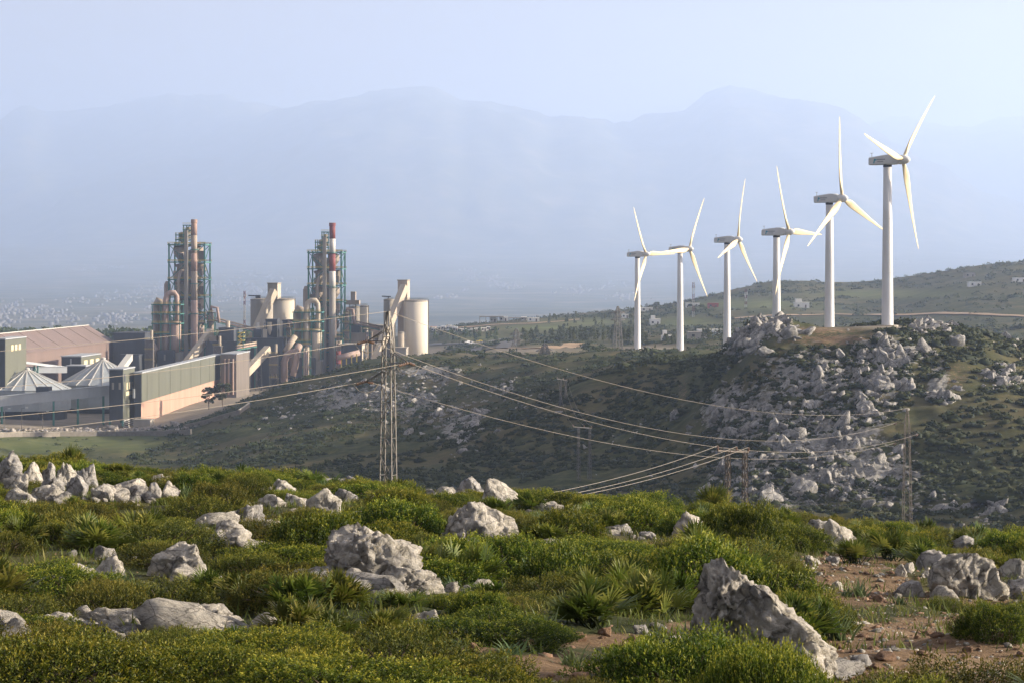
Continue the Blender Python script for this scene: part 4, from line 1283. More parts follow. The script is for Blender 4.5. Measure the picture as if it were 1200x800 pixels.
for (u0, v0, d0, u1, v1, d1, lab) in ((277, 408, 1240, 300, 404, 1258, 'pipe bridge from the kiln building to the mill building'), (240, 372, 1292, 300, 388, 1300, 'thin sloping pipe bridge between the two kiln lines'), (400, 376, 1300, 450, 386, 1320, 'pipe bridge from the banded stack to the dispatch block')):
    a, b_ = P(u0, v0, d0), P(u1, v1, d1)
    t = Thing('pipe_bridge', lab, 'pipe bridge', (a.x, a.y, FLOOR), 'pipe bridges')
    for k in range(2):
        t.part('pipe', MB().tube(a + EZ * k * 1.3, b_ + EZ * k * 1.3, .5, n=8), MAT['dust' if k else 'duct'], smooth=True)
    t.part('girder', MB().beam(a - EZ * .9, b_ - EZ * .9, 1.6, .5), MAT['teal'])
    for s in (.06, .5, .94):
        q = a.lerp(b_, s)
        t.part('leg', MB().beam((q.x, q.y, q.z - 1), (q.x, q.y, FLOOR), .6), MAT['teal'])

# red and white mast at the plant, and lamp posts in the yard
def mast(u, vt, vb, d, label, wpx=2.2, red=True, legs_m='galv'):
    a = P(u, vt, d)
    zb = Hs(a.x, a.y) - .3
    t = Thing('radio_mast', label, 'mast', (a.x, a.y, zb), 'radio masts')
    n = 6
    w = wpx / F * d / 2
    for k in range(n):
        z0_, z1_ = zb + (a.z - zb) * k / n, zb + (a.z - zb) * (k + 1) / n
        mb = MB()
        for sx in (-1, 1):
            for sy in (-1, 1):
                mb.beam((a.x + sx * w, a.y + sy * w, z0_), (a.x + sx * w, a.y + sy * w, z1_), .22)
        for j in range(3):
            za, zc = z0_ + (z1_ - z0_) * j / 3, z0_ + (z1_ - z0_) * (j + 1) / 3
            mb.beam((a.x - w, a.y - w, za), (a.x + w, a.y - w, zc), .14)
            mb.beam((a.x + w, a.y + w, za), (a.x - w, a.y + w, zc), .14)
            mb.beam((a.x + w, a.y - w, za), (a.x + w, a.y + w, zc), .14)
        t.part('mast_section', mb, MAT[('red_band' if k % 2 else 'white_band') if red else legs_m])
    for k in range(3):
        ang = k * 2.1
        t.part('antenna', MB().obox((a.x + math.cos(ang) * (w + .4), a.y + math.sin(ang) * (w + .4), a.z - 3 - k), (.25, 0, 0), (0, .25, 0), (0, 0, 1.1)), MAT['white_paint'])
    return t
mast(286.5, 341, 400, 1380, 'red and white lattice mast rising between the kiln lines', 1.6)
mast(812.5, 331, 372, 1600, 'red and white lattice mast beside the bright green field', 2.0)
mast(874, 339, 372, 1650, 'lattice mast with dishes below the right hand hill', 2.2)

for i, (u, v) in enumerate(((5, 479), (25.5, 478), (50, 482))):
    p = at(u, 503, 900, 1000)
    t = Thing('lamp_post', 'slim yard lamp post standing before the domed stores', 'lamp post', p, 'yard lamp posts')
    zt_ = Z(v, p.y)
    t.part('pole', MB().tube((p.x, p.y, p.z - .3), (p.x, p.y, zt_), .16, .09, 8), MAT['galv'])
    t.part('arm', MB().beam((p.x, p.y, zt_), (p.x + 1.6, p.y, zt_ + .3), .12), MAT['galv'])
    t.part('lamp_head', MB().obox((p.x + 1.9, p.y, zt_ + .25), (.5, 0, 0), (0, .2, 0), (0, 0, .12)), MAT['white_paint'])

# boundary wall of the yard and heaps of rubble before it
def draped_wall(name, label, pts_uv, h, th, m, dlo, dhi):
    ps = [at(u, v, dlo, dhi) for u, v in pts_uv]
    t = Thing(name, label, 'wall', (ps[0].x, ps[0].y, ps[0].z))
    for a, b_ in zip(ps[:-1], ps[1:]):
        a2, b2 = a + EZ * (h / 2 - .4), b_ + EZ * (h / 2 - .4)
        t.part('wall_section', MB().beam(a2, b2, th, h + .8), m)
        t.part('coping', MB().beam(a2 + EZ * (h / 2 + .45), b2 + EZ * (h / 2 + .45), th + .15, .18), MAT['concrete'])
    return t
draped_wall('boundary_wall', 'long low masonry boundary wall along the green field', [(x, 512 - 0.012 * x) for x in range(-40, 235, 22)], 1.7, .5, MAT['wall_grey'], 850, 1000)
draped_wall('boundary_wall', 'boundary wall curving up the scrub slope beyond the pink plaster', [(216, 503), (230, 500), (245, 496), (262, 491), (280, 486), (292, 477)], 1.7, .5, MAT['wall_grey'], 850, 1100)
# ------------------------------------------------------------------ wind turbines
def blade_mesh(R):
    st = [(0.0, .95, .95, 0), (.03, .95, .95, 0), (.07, 1.25, .85, 18), (.14, 1.95, .60, 17), (.22, 2.05, .46, 14), (.35, 1.75, .34, 10), (.5, 1.38, .25, 7), (.65, 1.05, .18, 4.5), (.8, .76, .12, 2.5), (.92, .52, .07, 1), (.985, .26, .04, 0), (1.0, .06, .02, 0)]
    n = 14
    vs, fs = [], []
    for (r, ch, th, tw) in st:
        z = .55 + (R - .55) * r
        pre = -0.9 * r * r          # gentle flap-wise bend
        c, s = math.cos(math.radians(tw)), math.sin(math.radians(tw))
        for k in range(n):
            a = 2 * math.pi * k / n
            x = math.cos(a) * ch / 2 + (ch - .95) * (-.22)
            y = math.sin(a) * th / 2 * (1 - .35 * math.cos(a) * (ch > 1))
            vs.append((x * c - y * s, x * s + y * c + pre, z))
    for i_ in range(len(st) - 1):
        for k in range(n):
            a0 = i_ * n + k; a1 = i_ * n + (k + 1) % n
            fs.append((a0, a1, a1 + n, a0 + n))
    fs.append(tuple((len(st) - 1) * n + k for k in range(n)))
    me = bpy.data.meshes.new('blade')
    me.from_pydata(vs, [], fs)
    me.polygons.foreach_set('use_smooth', [True] * len(me.polygons))
    me.materials.append(MAT['blade'])
    return me
BLADE = blade_mesh(22.5)

def local_mesh(mb, name, m, smooth=False):
    return mb.mesh(name, m, (0, 0, 0), smooth)

# local frame of the machine head: +Y towards the rotor, Z up, origin on the tower axis at the ground
HUB_Y, HUB_Z = 4.2, 40.0
TOWER = local_mesh(MB().lathe((0, 0, 0), [(1.44, -1.5), (1.42, 0), (1.29, 13), (1.13, 26), (.98, 38.6)], 40), 'tower', MAT['white_paint'], True)
FLANGES = [local_mesh(MB().lathe((0, 0, 0), [(r, z - .08), (r, z + .08)], 40), 'flange_ring', MAT['white_paint'], True) for r, z in ((1.315, 13), (1.155, 26))]
COLLAR = local_mesh(MB().lathe((0, 0, 0), [(1.0, 38.3), (1.05, 38.35), (1.05, 38.95), (.8, 39.0)], 28), 'yaw_collar', MAT['dark_gap'], True)
DOOR = local_mesh(MB().obox((0, 1.40, 1.2), (.42, 0, 0), (0, .1, 0), (0, 0, 1.0)), 'door', MAT['galv'])
FOOT = local_mesh(MB().lathe((0, 0, 0), [(2.6, -1.5), (2.6, .22), (1.7, .24)], 28), 'foundation', MAT['concrete'])
def nacelle_mesh():
    prof = [(-4.75, 0.72, 39.0, 40.6), (-4.6, .9, 38.9, 40.75), (0.4, 1.15, 38.85, 41.35), (1.9, 1.1, 38.9, 41.3), (2.9, .85, 39.05, 41.0), (3.05, .7, 39.2, 40.85)]
    vs, fs = [], []
    for (y, hwid, zb, zt_) in prof:
        c = .22
        ring = [(-hwid + c, zb), (hwid - c, zb), (hwid, zb + c), (hwid, zt_ - c), (hwid - c, zt_), (-hwid + c, zt_), (-hwid, zt_ - c), (-hwid, zb + c)]
        vs += [(x, y, z) for x, z in ring]
    for i_ in range(len(prof) - 1):
        for k in range(8):
            a0 = i_ * 8 + k; a1 = i_ * 8 + (k + 1) % 8
            fs.append((a0, a0 + 8, a1 + 8, a1))
    fs.append(tuple(range(8)))
    fs.append(tuple(reversed(range((len(prof) - 1) * 8, len(prof) * 8))))
    me = bpy.data.meshes.new('nacelle')
    me.from_pydata(vs, [], fs)
    me.materials.append(MAT['white_paint'])
    return me
NACELLE = nacelle_mesh()
_sp = [(3.08, 1.0), (3.3, 1.12), (4.6, 1.1), (5.2, .92), (5.7, .6), (5.95, .25), (6.0, .02)]
_mb = MB()
_mb.path([(0, y, HUB_Z) for y, r in _sp], [r for y, r in _sp], 24)
SPINNER = local_mesh(_mb, 'spinner', MAT['white_paint'], True)
VANE = local_mesh(MB().beam((0, -4.2, 40.7), (0, -4.2, 41.8), .08).beam((0, -4.6, 41.8), (0, -3.8, 41.8), .07), 'weather_vane', MAT['galv'])
def logo(side):
    x = side * 1.22
    out = []
    def plate(y0, y1, z0, z1, name, m, sl=0.0):
        mb = MB()
        xa, xb = x - side * .10, x - side * .02
        # follow the slight taper of the flank
        f_ = lambda y: side * (np.interp(y, [-4.6, .4], [.9, 1.15]) + .012)
        vs = [(f_(y0), y0, z0), (f_(y1), y1, z0), (f_(y1), y1 + sl, z1), (f_(y0), y0 + sl, z1)]
        vs += [(v[0] - side * .03, v[1], v[2]) for v in vs]
        mb.add(vs, [(0, 1, 2, 3), (7, 6, 5, 4), (0, 4, 5, 1), (1, 5, 6, 2), (2, 6, 7, 3), (3, 7, 4, 0)])
        out.append((name, local_mesh(mb, name, m)))
    # slanted teal emblem with a short cross stroke, two lines of grey lettering strokes
    plate(-3.35, -3.02, 39.25, 40.65, 'logo_mark', MAT['logo_blue'], .30)
    plate(-2.95, -2.45, 39.95, 40.25, 'logo_mark', MAT['logo_blue'], .06)
    y = -2.3
    for wl in (.2, .16, .2, .12, .2, .18, .2, .16, .2):
        plate(y, y + wl, 40.05, 40.30, 'logo_letter', MAT['logo_grey']); y += wl + .07
    y = -2.2
    for wl in (.16, .12, .16, .16, .1, .16, .14, .16):
        plate(y, y + wl, 39.55, 39.74, 'logo_letter', MAT['logo_grey']); y += wl + .06
    return out
LOGOS = logo(1) + logo(-1)

tl = ['foremost wind turbine, tallest above the crest, one blade pointing straight down',
      'wind turbine whose base hides behind the crest, blades like an inverted Y',
      'wind turbine behind the rock outcrop with one blade level',
      'wind turbine rising directly above the pale rock outcrop ridge',
      'wind turbine on the dirt shelf whose top blade leans right',
      'farthest wind turbine on the dirt shelf with one blade level']
for (u, hv, d, th, al), lab in zip(TURB, tl):
    x = (u - 600) / F * d
    gz = Z(hv, d) - 40.0
    gz_real = Hs(x, d)
    root = link('wind_turbine', None, loc=(x, d, gz))
    tag(root, lab, 'wind turbine', 'wind turbines along the ridge')
    phi = math.atan((u - 600) / F)
    alr = math.radians(al)
    c_ = Vector((-math.sin(phi), -math.cos(phi), 0)); r_ = Vector((math.cos(phi), -math.sin(phi), 0))
    ax = c_ * math.cos(alr) + r_ * math.sin(alr)
    yaw = math.atan2(-ax.x, ax.y)          # rotate local +Y onto ax
    tw = link('tower', TOWER, root)
    for fm in FLANGES:
        link('flange_ring', fm, tw)
    link('door', DOOR, tw)
    link('foundation', FOOT, root)
    na = link('nacelle', NACELLE, root); na.rotation_euler = (0, 0, yaw)
    link('weather_vane', VANE, na)
    for nm, me in LOGOS:
        link(nm, me, na)
    co = link('yaw_collar', COLLAR, root)
    sp = link('spinner', SPINNER, root); sp.rotation_euler = (0, 0, yaw)
    for k in range(3):
        t_ = math.radians(th + 120 * k)
        # local x of the yawed head seen from the front points to the photo's left
        m4 = Matrix.Rotation(yaw, 4, 'Z') @ Matrix.Translation((0, HUB_Y, HUB_Z)) @ Matrix.Rotation(-t_, 4, 'Y') @ Matrix.Rotation(math.pi, 4, 'Z')
        bl = link('blade', BLADE, root)
        bl.matrix_local = m4

# ------------------------------------------------------------------ lattice pylons and the lines
def lattice_pylon(name, label, base, top, wb, wt, rot, n=11, m='galv', arms=(), group=None, thick=.11):
    """square lattice mast with four legs; arms: (height below top, side, length)"""
    base = Vector(base)
    Hh = top - base.z
    t = Thing(name, label, 'pylon', base, group)
    R = Matrix.Rotation(rot, 3, 'Z')
    def pt(x, y, z):
        return base + R @ Vector((x, y, z))
    def half(z):
        f_ = z / Hh
        hh = (wb + (wt * 1.0 - wb) * min(f_ / .86, 1)) / 2
        if f_ > .86:
            hh *= 1 - .75 * (f_ - .86) / .14
        return hh
    cs = [(-1, -1), (1, -1), (1, 1), (-1, 1)]
    zs = [-1.0] + [Hh * (1 - (1 - k / n) ** 1.15) for k in range(1, n)] + [Hh]
    for (sx, sy) in cs:
        t.part('leg', MB().path([pt(sx * half(max(z, 0)), sy * half(max(z, 0)), z) for z in (-1.0, Hh * .86, Hh)], thick * .75, 4), MAT[m])
    for i_ in range(n):
        z0_, z1_ = zs[i_], zs[i_ + 1]
        for k in range(4):
            a, b_ = cs[k], cs[(k + 1) % 4]
            if (i_ + k) % 2: a, b_ = b_, a
            h0, h1 = half(max(z0_, 0)), half(z1_)
            t.part('brace', MB().beam(pt(a[0] * h0, a[1] * h0, z0_), pt(b_[0] * h1, b_[1] * h1, z1_), thick * .7), MAT[m])
            if i_ % 2 == 0:
                t.part('brace', MB().beam(pt(cs[k][0] * h1, cs[k][1] * h1, z1_), pt(cs[(k + 1) % 4][0] * h1, cs[(k + 1) % 4][1] * h1, z1_), thick * .6), MAT[m])
    tips = []
    for (dz, side, ln) in arms:
        z = Hh - dz
        h0 = half(z)
        tip = pt(side * (h0 + ln), 0, z + .05)
        mb = MB()
        for sy in (-1, 1):
            mb.beam(pt(side * h0, sy * h0, z), tip, thick)
            mb.beam(pt(side * h0, sy * h0, z + .9), tip, thick * .8)
        for q in (.33, .66):
            a = pt(side * (h0 + ln * q), -h0 * (1 - q), z + .02); b_ = pt(side * (h0 + ln * q), h0 * (1 - q), z + .02)
            mb.beam(a, b_, thick * .6)
            mb.beam(a, pt(side * (h0 + ln * q), -h0 * (1 - q), z + .9 * (1 - q)), thick * .6)
        t.part('crossarm', mb, MAT[m])
        tips.append(tip)
    return t, tips, pt(0, 0, Hh)

P1 = P(455, 365, 200); P2 = P(1063, 478, 400); P3 = P(-300, 430, 160)
ARMS = ((2.6, -1, 1.55), (4.45, 1, 1.5), (6.1, -1, 1.6))
tips, tops = [], []
dline = (P2 - P1); 
for (p, lab, ang, top_n, sc) in ((P1, 'rusty steel lattice pylon on the slope just behind the near boulders', 20, 13, 1), (P2, 'lattice pylon at the foot of the rocky hill with wires ending on it', 25, 12, 1), (P3, 'lattice pylon carrying the wires past the domed stores', 20, 12, 1)):
    b_ = Vector((p.x, p.y, Hs(p.x, p.y)))
    t, ti, tp = lattice_pylon('lattice_pylon', lab, b_, p.z, 1.25 if p is P1 else 1.5, .78, math.radians(-ang), top_n, 'galv' if p is P1 else 'rust', ARMS, 'lattice pylons of the main line', .085 if p is P1 else .062)
    tips.append(ti); tops.append(tp)
    # tension strings of insulators on both sides of each arm
    for q in ti:
        others = [x for x in (P1, P2, P3) if (x - p).length > 1]
        for x in others:
            if abs((x - p).length) > 330: continue
            dr = Vector((x.x - p.x, x.y - p.y, 0)).normalized()
            mb = MB()
            for k in range(5):
                a = q + dr * (.15 + .22 * k) - EZ * (.05 + .04 * k)
                mb.tube(a, a + dr * .1, .13, .13, 8)
            mb.tube(q, q + dr * 1.25 - EZ * .25, .035, n=5)
            t.part('insulator', mb, MAT['insul'])
        if p is P1:
            t.part('jumper', MB().path([q + Vector((-1.2, .2, -.25)), q + Vector((-.7, .15, -.85)), q + Vector((0, 0, -1.05)), q + Vector((.6, .4, -.85)), q + Vector((1.0, .8, -.25))], .03, 5), MAT['cable'])

def wire(a, b_, sag, r, label, group, n=28, name='power_line'):
    a, b_ = Vector(a), Vector(b_)
    pts = []
    for k in range(n + 1):
        s = k / n
        p = a.lerp(b_, s)
        p.z -= sag * 4 * s * (1 - s)
        pts.append(p)
    mid_ = a
    t = link(name, MB().path(pts, r, 6).mesh(name, MAT['cable'], a, True), loc=a)
    tag(t, label, 'cable', group)
    return t
nm = ('upper left', 'right arm', 'lower left')
for k, w_ in enumerate(('second wire down between the rusty pylon and the rocky hill', 'third wire down between the rusty pylon and the rocky hill', 'lowest wire between the rusty pylon and the rocky hill')):
    wire(tips[0][k], tips[1][k], (5.6, 5.2, 4.6)[k], .021, w_, 'power line wires')
wire(tops[0], tops[1], 4.2, .019, 'topmost thin wire between the rusty pylon and the rocky hill', 'power line wires')
for k, w_ in enumerate(('second wire down crossing the plant before the rusty pylon', 'third wire down crossing the plant before the rusty pylon', 'lowest wire crossing the plant before the rusty pylon')):
    wire(tips[2][k], tips[0][k], .9, .021, w_, 'power line wires')
wire(tops[2], tops[0], .5, .018, 'topmost thin wire crossing the plant before the rusty pylon', 'power line wires')

# twin lattice poles joined by a crossarm
def portal(u0, u1, vt, d, label, w=.42, extra=1.6, nseg=14, m='galv'):
    a, b_ = P(u0, vt, d), P(u1, vt + 1, d + 2)
    c = (a + b_) / 2
    zb = Hs(c.x, c.y)
    t = Thing('twin_pole_pylon', label, 'pylon', (c.x, c.y, zb), 'twin pole pylons')
    R = Matrix.Rotation(math.radians(35), 3, 'Z')
    for q in (a, b_):
        zb_ = Hs(q.x, q.y) - .4
        tp = q.z
        pole = MB()
        for (sx, sy) in ((-1, -1), (1, -1), (1, 1), (-1, 1)):
            o0 = R @ Vector((sx * w * .72, sy * w * .72, 0)); o1 = R @ Vector((sx * w * .38, sy * w * .38, 0))
            pole.beam((q.x + o0.x, q.y + o0.y, zb_), (q.x + o1.x, q.y + o1.y, tp), .09)
        pm = t.part('mast', pole, MAT[m])
        for k in range(nseg):
            for f0 in range(4):
                cs = ((-1, -1), (1, -1), (1, 1), (-1, 1))
                aa, bb = cs[f0], cs[(f0 + 1) % 4]
                if k % 2: aa, bb = bb, aa
                s0, s1 = k / nseg, (k + 1) / nseg
                w0, w1 = w * (.72 - .34 * s0), w * (.72 - .34 * s1)
                p0 = Vector((q.x, q.y, zb_ + (tp - zb_) * s0)) + R @ Vector((aa[0] * w0, aa[1] * w0, 0))
                p1 = Vector((q.x, q.y, zb_ + (tp - zb_) * s1)) + R @ Vector((bb[0] * w1, bb[1] * w1, 0))
                t.part('brace', MB().beam(p0, p1, .055), MAT[m], parent=pm)
    dr = (b_ - a).normalized()
    e0, e1 = a - dr * extra, b_ + dr * extra * .35
    t.part('crossarm', MB().beam(e0, e1, .12, .16), MAT[m])
    pts = [e0, (a + b_) / 2, e1]
    for q in pts:
        t.part('insulator', MB().lathe(q + EZ * .08, [(.09, 0), (.13, .1), (.07, .15), (.13, .25), (.07, .3), (.1, .4)], 8), MAT['insul'])
    return t, [q + EZ * .48 for q in pts]
TPa, tp_a = portal(853, 873, 528, 225, 'pair of slim lattice poles joined on top before the rocky hill', m='rust')
lt = [P(455, 612, 150), P(475, 616, 152), P(495, 620, 154)]
b_ = Vector((P(475, 612, 152).x, 152, 0)); 
TPb, tp_b = portal(470, 492, 612, 152, 'twin lattice poles hidden below the near crest')
for k in range(3):
    wire(tp_b[k], tp_a[k], 1.0, .020, ('outermost low wire reaching the overhanging end of the twin pole crossarm', 'middle low wire reaching the slim twin poles between the masts', 'low wire reaching the far mast of the slim twin poles')[k], 'low distribution wires')
TPc, tp_c = portal(678, 691, 500, 500, 'faint twin poles standing in the shaded hollow', .45, 1.6, 16, 'galv_dark')
TPd, tp_d = portal(657, 663, 444, 620, 'faint twin poles higher up the shaded slope', .45, 1.6, 16, 'galv_dark')
for k in range(3):
    wire(tp_c[k], tp_d[k], 2.5, .016, 'faint wire climbing the shaded hollow', 'faint distribution wires')
# far pylons on the plateau
for (u, vt, d, lab) in ((724, 359, 1000, 'dark lattice pylon beside the farthest turbine'), (638.5, 402, 900, 'lattice pylon before the sandy bank'), (605, 385, 1150, 'thin lattice pylon by the divided road')):
    p = P(u, vt, d)
    b0 = Vector((p.x, p.y, Hs(p.x, p.y)))
    lattice_pylon('lattice_pylon', lab, b0, p.z, 3.4, 1.5, .4, 9, 'galv_dark', ((3, -1, 2.5), (3, 1, 2.5), (6, 1, 2.5), (6, -1, 2.5)), 'far lattice pylons', .22)
# ------------------------------------------------------------------ rocks, scrub, trees, houses on the hills
def ico(sub):
    bm = bmesh.new()
    bmesh.ops.create_icosphere(bm, subdivisions=sub, radius=1.0)
    v = np.array([x.co[:] for x in bm.verts]); f_ = np.array([[q.index for q in x.verts] for x in bm.faces])
    bm.free()
    return v, f_
ICO = {k: ico(k) for k in (1, 2, 3, 4, 5)}

def rock_verts(seed, sub=3, cuts=9, rough=.16, peak=0.0, freq=1.6, keep=(.55, .9)):
    r = np.random.default_rng(seed)
    v, f_ = ICO[sub]
    v = v.copy()
    for k in range(cuts):
        n = r.normal(size=3)
        if k == 0: n = np.array([r.normal() * .3, r.normal() * .3, 1.0])
        n /= np.linalg.norm(n)
        off = r.uniform(*keep)
        dd_ = v @ n
        v = v - np.outer(np.maximum(dd_ - off, 0), n)
    nrm = v / np.linalg.norm(v, axis=1, keepdims=True)
    o = r.uniform(0, 50, 3)
    v = v + nrm * (fbm(v * freq + o, seed, 5, .55) * rough)[:, None]
    ridg = 1 - np.abs(fbm(v * freq * 1.9 + o + 9, seed + 5, 4, .55))
    v = v - nrm * ((ridg > .86) * (ridg - .86) * 1.3)[:, None]
    if peak:
        s = 1 - peak * np.clip((v[:, 2] + .3) / 1.3, 0, 1)
        v[:, 0] *= s; v[:, 1] *= s
    ext = np.abs(v).max(0)
    v = v / ext
    return v, f_

HROCK = []
for k in range(9):
    v, f_ = rock_verts(100 + k, 3, 15, .16, (0, .3, .5)[k % 3], 2.3, (.32, .8))
    HROCK.append((v, f_))
HROCK_ME = [mesh_np('hill_boulder', v, f_, [MAT['hill_rock']], False) for v, f_ in HROCK]
PEBBLE = [rock_verts(240 + k, 1, 4, .1, .1, 1.9, (.5, .85)) for k in range(6)]
SROCK = [rock_verts(200 + k, 2, 10, .16, .2, 1.9, (.35, .8)) for k in range(6)]

# where bare limestone shows on the hills: (u, v, ru, rv, count, size m, nearest distance, farthest, place)
HR = [
 (900, 383, 34, 14, 42, 2.6, 500, 620, 'outcrop'), (875, 402, 20, 18, 26, 2.3, 480, 620, 'outcrop'),
 (1080, 385, 20, 9, 14, 2.5, 480, 600, 'knoll'), (1105, 383, 14, 6, 8, 2.0, 480, 600, 'knoll'),
 (1040, 420, 50, 24, 60, 2.1, 430, 600, 'face'), (950, 440, 60, 30, 70, 1.9, 430, 600, 'face'), (1020, 450, 60, 26, 70, 2.1, 430, 600, 'face'),
 (1100, 455, 16, 28, 22, 3.0, 430, 600, 'face'), (870, 490, 55, 40, 90, 2.0, 430, 600, 'face'), (960, 510, 85, 45, 130, 1.8, 400, 600, 'face'),
 (900, 560, 80, 40, 90, 1.7, 390, 560, 'face'), (1010, 570, 90, 35, 70, 1.5, 390, 520, 'face'), (1110, 600, 80, 20, 30, 1.3, 380, 500, 'face'), (1150, 600, 30, 12, 10, 1.8, 380, 500, 'face'),
 (1180, 445, 25, 16, 20, 2.2, 430, 600, 'shoulder'), (1150, 400, 60, 8, 14, 1.6, 480, 600, 'shoulder'),
 (470, 470, 70, 28, 70, 2.2, 600, 1000, 'spur'), (540, 500, 36, 30, 40, 2.4, 560, 900, 'spur'), (400, 465, 60, 25, 36, 1.9, 650, 1000, 'spur'), (590, 455, 18, 12, 10, 2.5, 600, 950, 'spur'),
 (500, 440, 60, 14, 26, 1.8, 700, 1000, 'spur'), (620, 470, 60, 30, 14, 1.6, 560, 900, 'spur'), (740, 520, 60, 40, 16, 1.3, 480, 700, 'hollow'), (345, 490, 60, 20, 20, 1.5, 700, 1000, 'spur'),
]
PLACE = {'outcrop': 'jagged pale limestone block in the crest outcrop beside the turbines', 'knoll': 'limestone block of the knoll behind the foremost turbine',
         'face': 'limestone block jutting from the rocky hill face below the turbines', 'shoulder': 'limestone block on the open grassy shoulder of the rocky hill',
         'spur': 'limestone block on the dark scrub spur before the plant', 'hollow': 'small limestone block lying in the shaded hollow'}
cand = []
for (u, v, ru, rv, n, sz, dlo, dhi, pl) in HR:
    n = int(n * (4.2 if pl == 'spur' else 3.4))
    cu = rng.normal(u, ru * .5, n); cv = rng.normal(v, rv * .5, n)
    for k in range(n):
        if cv[k] > 625 or cv[k] < 372: continue
        p = at(cu[k], cv[k], dlo, dhi)
        if fbm(xy3(np.array([p.x]), np.array([p.y]), 9.0), 77, 2)[0] < -.45: continue
        cand.append((sz * float(rng.lognormal(-.48, .5)), p, pl))
cand.sort(key=lambda c: -c[0] / c[1].y)
big_, small_ = cand[:290], cand[290:]
lean = math.radians(28)
for i_, (s, p, pl) in enumerate(big_):
    o = link('limestone_rock', HROCK_ME[i_ % 9])
    s = min(s, 3.4)
    o.scale = (s * random.uniform(.35, .75), s * random.uniform(.5, .9), s * random.uniform(.45, 1.0))
    o.location = (p.x, p.y, p.z - s * .10)
    o.rotation_euler = (random.gauss(.0, .3), random.gauss(.55, .3), random.gauss(.4, .6))
    tag(o, PLACE[pl], 'rock', 'limestone rocks: ' + pl)

def scatter_mesh(name, protos, pts, scales, mats, tilt=.3, tint=None, squash=(1, 1), smooth=False):
    """many small pieces joined into one mesh"""
    V, Fc, T_ = [], [], []
    base_ = 0
    for k in range(len(pts)):
        v, f_ = protos[k % len(protos)][:2]
        a = random.uniform(0, 6.283)
        ca, sa = math.cos(a), math.sin(a)
        s = scales[k]
        sz = s * random.uniform(*squash)
        w = v * np.array([s * random.uniform(.8, 1.2), s * random.uniform(.8, 1.2), sz])
        tx = random.uniform(-tilt, tilt)
        w = np.stack([w[:, 0] * ca - w[:, 1] * sa, w[:, 0] * sa + w[:, 1] * ca, w[:, 2] + w[:, 0] * tx], 1)
        V.append(w + np.asarray(pts[k])[None])
        Fc.append(f_ + base_)
        base_ += len(v)
        if tint is not None:
            t0 = protos[k % len(protos)][2] if len(protos[0]) > 2 else np.full(len(v), .5)
            T_.append(np.clip(t0 + tint[k], 0, 1))
    attrs = {'tint': np.concatenate(T_)} if tint is not None else None
    return mesh_np(name, np.concatenate(V), np.concatenate(Fc), mats, smooth, attrs)

o = link('loose_rocks', scatter_mesh('loose_rocks', SROCK, [(p.x, p.y, p.z + .05) for s, p, pl in small_], [s * .45 for s, p, pl in small_], [MAT['hill_rock']], .5, None, (.5, 1.1)))
tag(o, 'countless small limestone rocks strewn over the hill slopes', 'rocks', kind='stuff')

# scrub: low mounds with ragged tops
def scrub_proto(seed, n=18, sub=2):
    r = np.random.default_rng(seed)
    v, f_ = ICO[sub]
    keep = v[:, 2] > -.35
    v = v.copy()
    v = v * (1 + fbm(v * 2.2 + seed, seed, 3)[:, None] * .35 + r.normal(size=(len(v), 1)) * .10)
    mask = keep[f_].all(1)
    f2 = f_[mask]
    v[:, 2] = v[:, 2] * .62
    # a few loose leaf-sprays break the outline
    sp = r.normal(size=(n, 3)); sp[:, 2] = np.abs(sp[:, 2]) * .8 + .1
    sp /= np.linalg.norm(sp, axis=1, keepdims=True)
    pv_ = []
    for q in sp:
        c = q * np.array([1, 1, .65]) * r.uniform(.85, 1.12)
        t1 = np.cross(q, r.normal(size=3)); t1 /= np.linalg.norm(t1)
        pv_ += [c - t1 * .22, c + t1 * .22, c + q * .30]
    b0 = len(v)
    v = np.concatenate([v, np.array(pv_)])
    f3 = np.arange(3 * n).reshape(n, 3) + b0
    tint_ = np.clip(.35 + v[:, 2] * .45 + r.normal(size=len(v)) * .12, 0, 1)
    return v, np.concatenate([f2, f3]), tint_
SCRUB = [scrub_proto(300 + k) for k in range(8)]
SCRUB_FAR = [scrub_proto(330 + k, 16, 1) for k in range(8)]

def scrub_field(n, dlo, dhi, ulo, uhi, s0, s1, dens):
    y = np.sqrt(rng.uniform(dlo ** 2, dhi ** 2, n)); u = rng.uniform(ulo, uhi, n)
    x = (u - 600) / F * y
    nz_ = fbm(xy3(x, y, 22.0), 81, 3) + .55 * fbm(xy3(x, y, 6.0), 85, 2)
    keep = nz_ > dens
    ri = row_of(y).astype(int); ci = np.clip(((u - U_in[0]) / 4.5).astype(int), 0, NC - 1)
    keep &= (yard[ri, ci] < .35) & (earth[ri, ci] < .3) & ((field[ri, ci] < .3) | (s1 < 1))
    x, y = x[keep], y[keep]
    s = rng.uniform(s0, s1, len(x)) * rng.lognormal(0, .25, len(x))
    return x, y, H(x, y), s
a1 = scrub_field(13500, 330, 660, -60, 1260, .55, 1.15, -.35)
a2 = scrub_field(9500, 640, 1120, 150, 1000, .7, 1.5, -.35)
a3 = scrub_field(700, 120, 330, -150, 1350, .4, .8, -.3)
a5 = scrub_field(500, 560, 930, -60, 260, .4, .9, .1)
a4 = scrub_field(5200, 1120, 2300, 505, 1260, 1.4, 2.8, .05)
a6 = scrub_field(2600, 425, 585, 825, 1120, .35, .85, -.2)
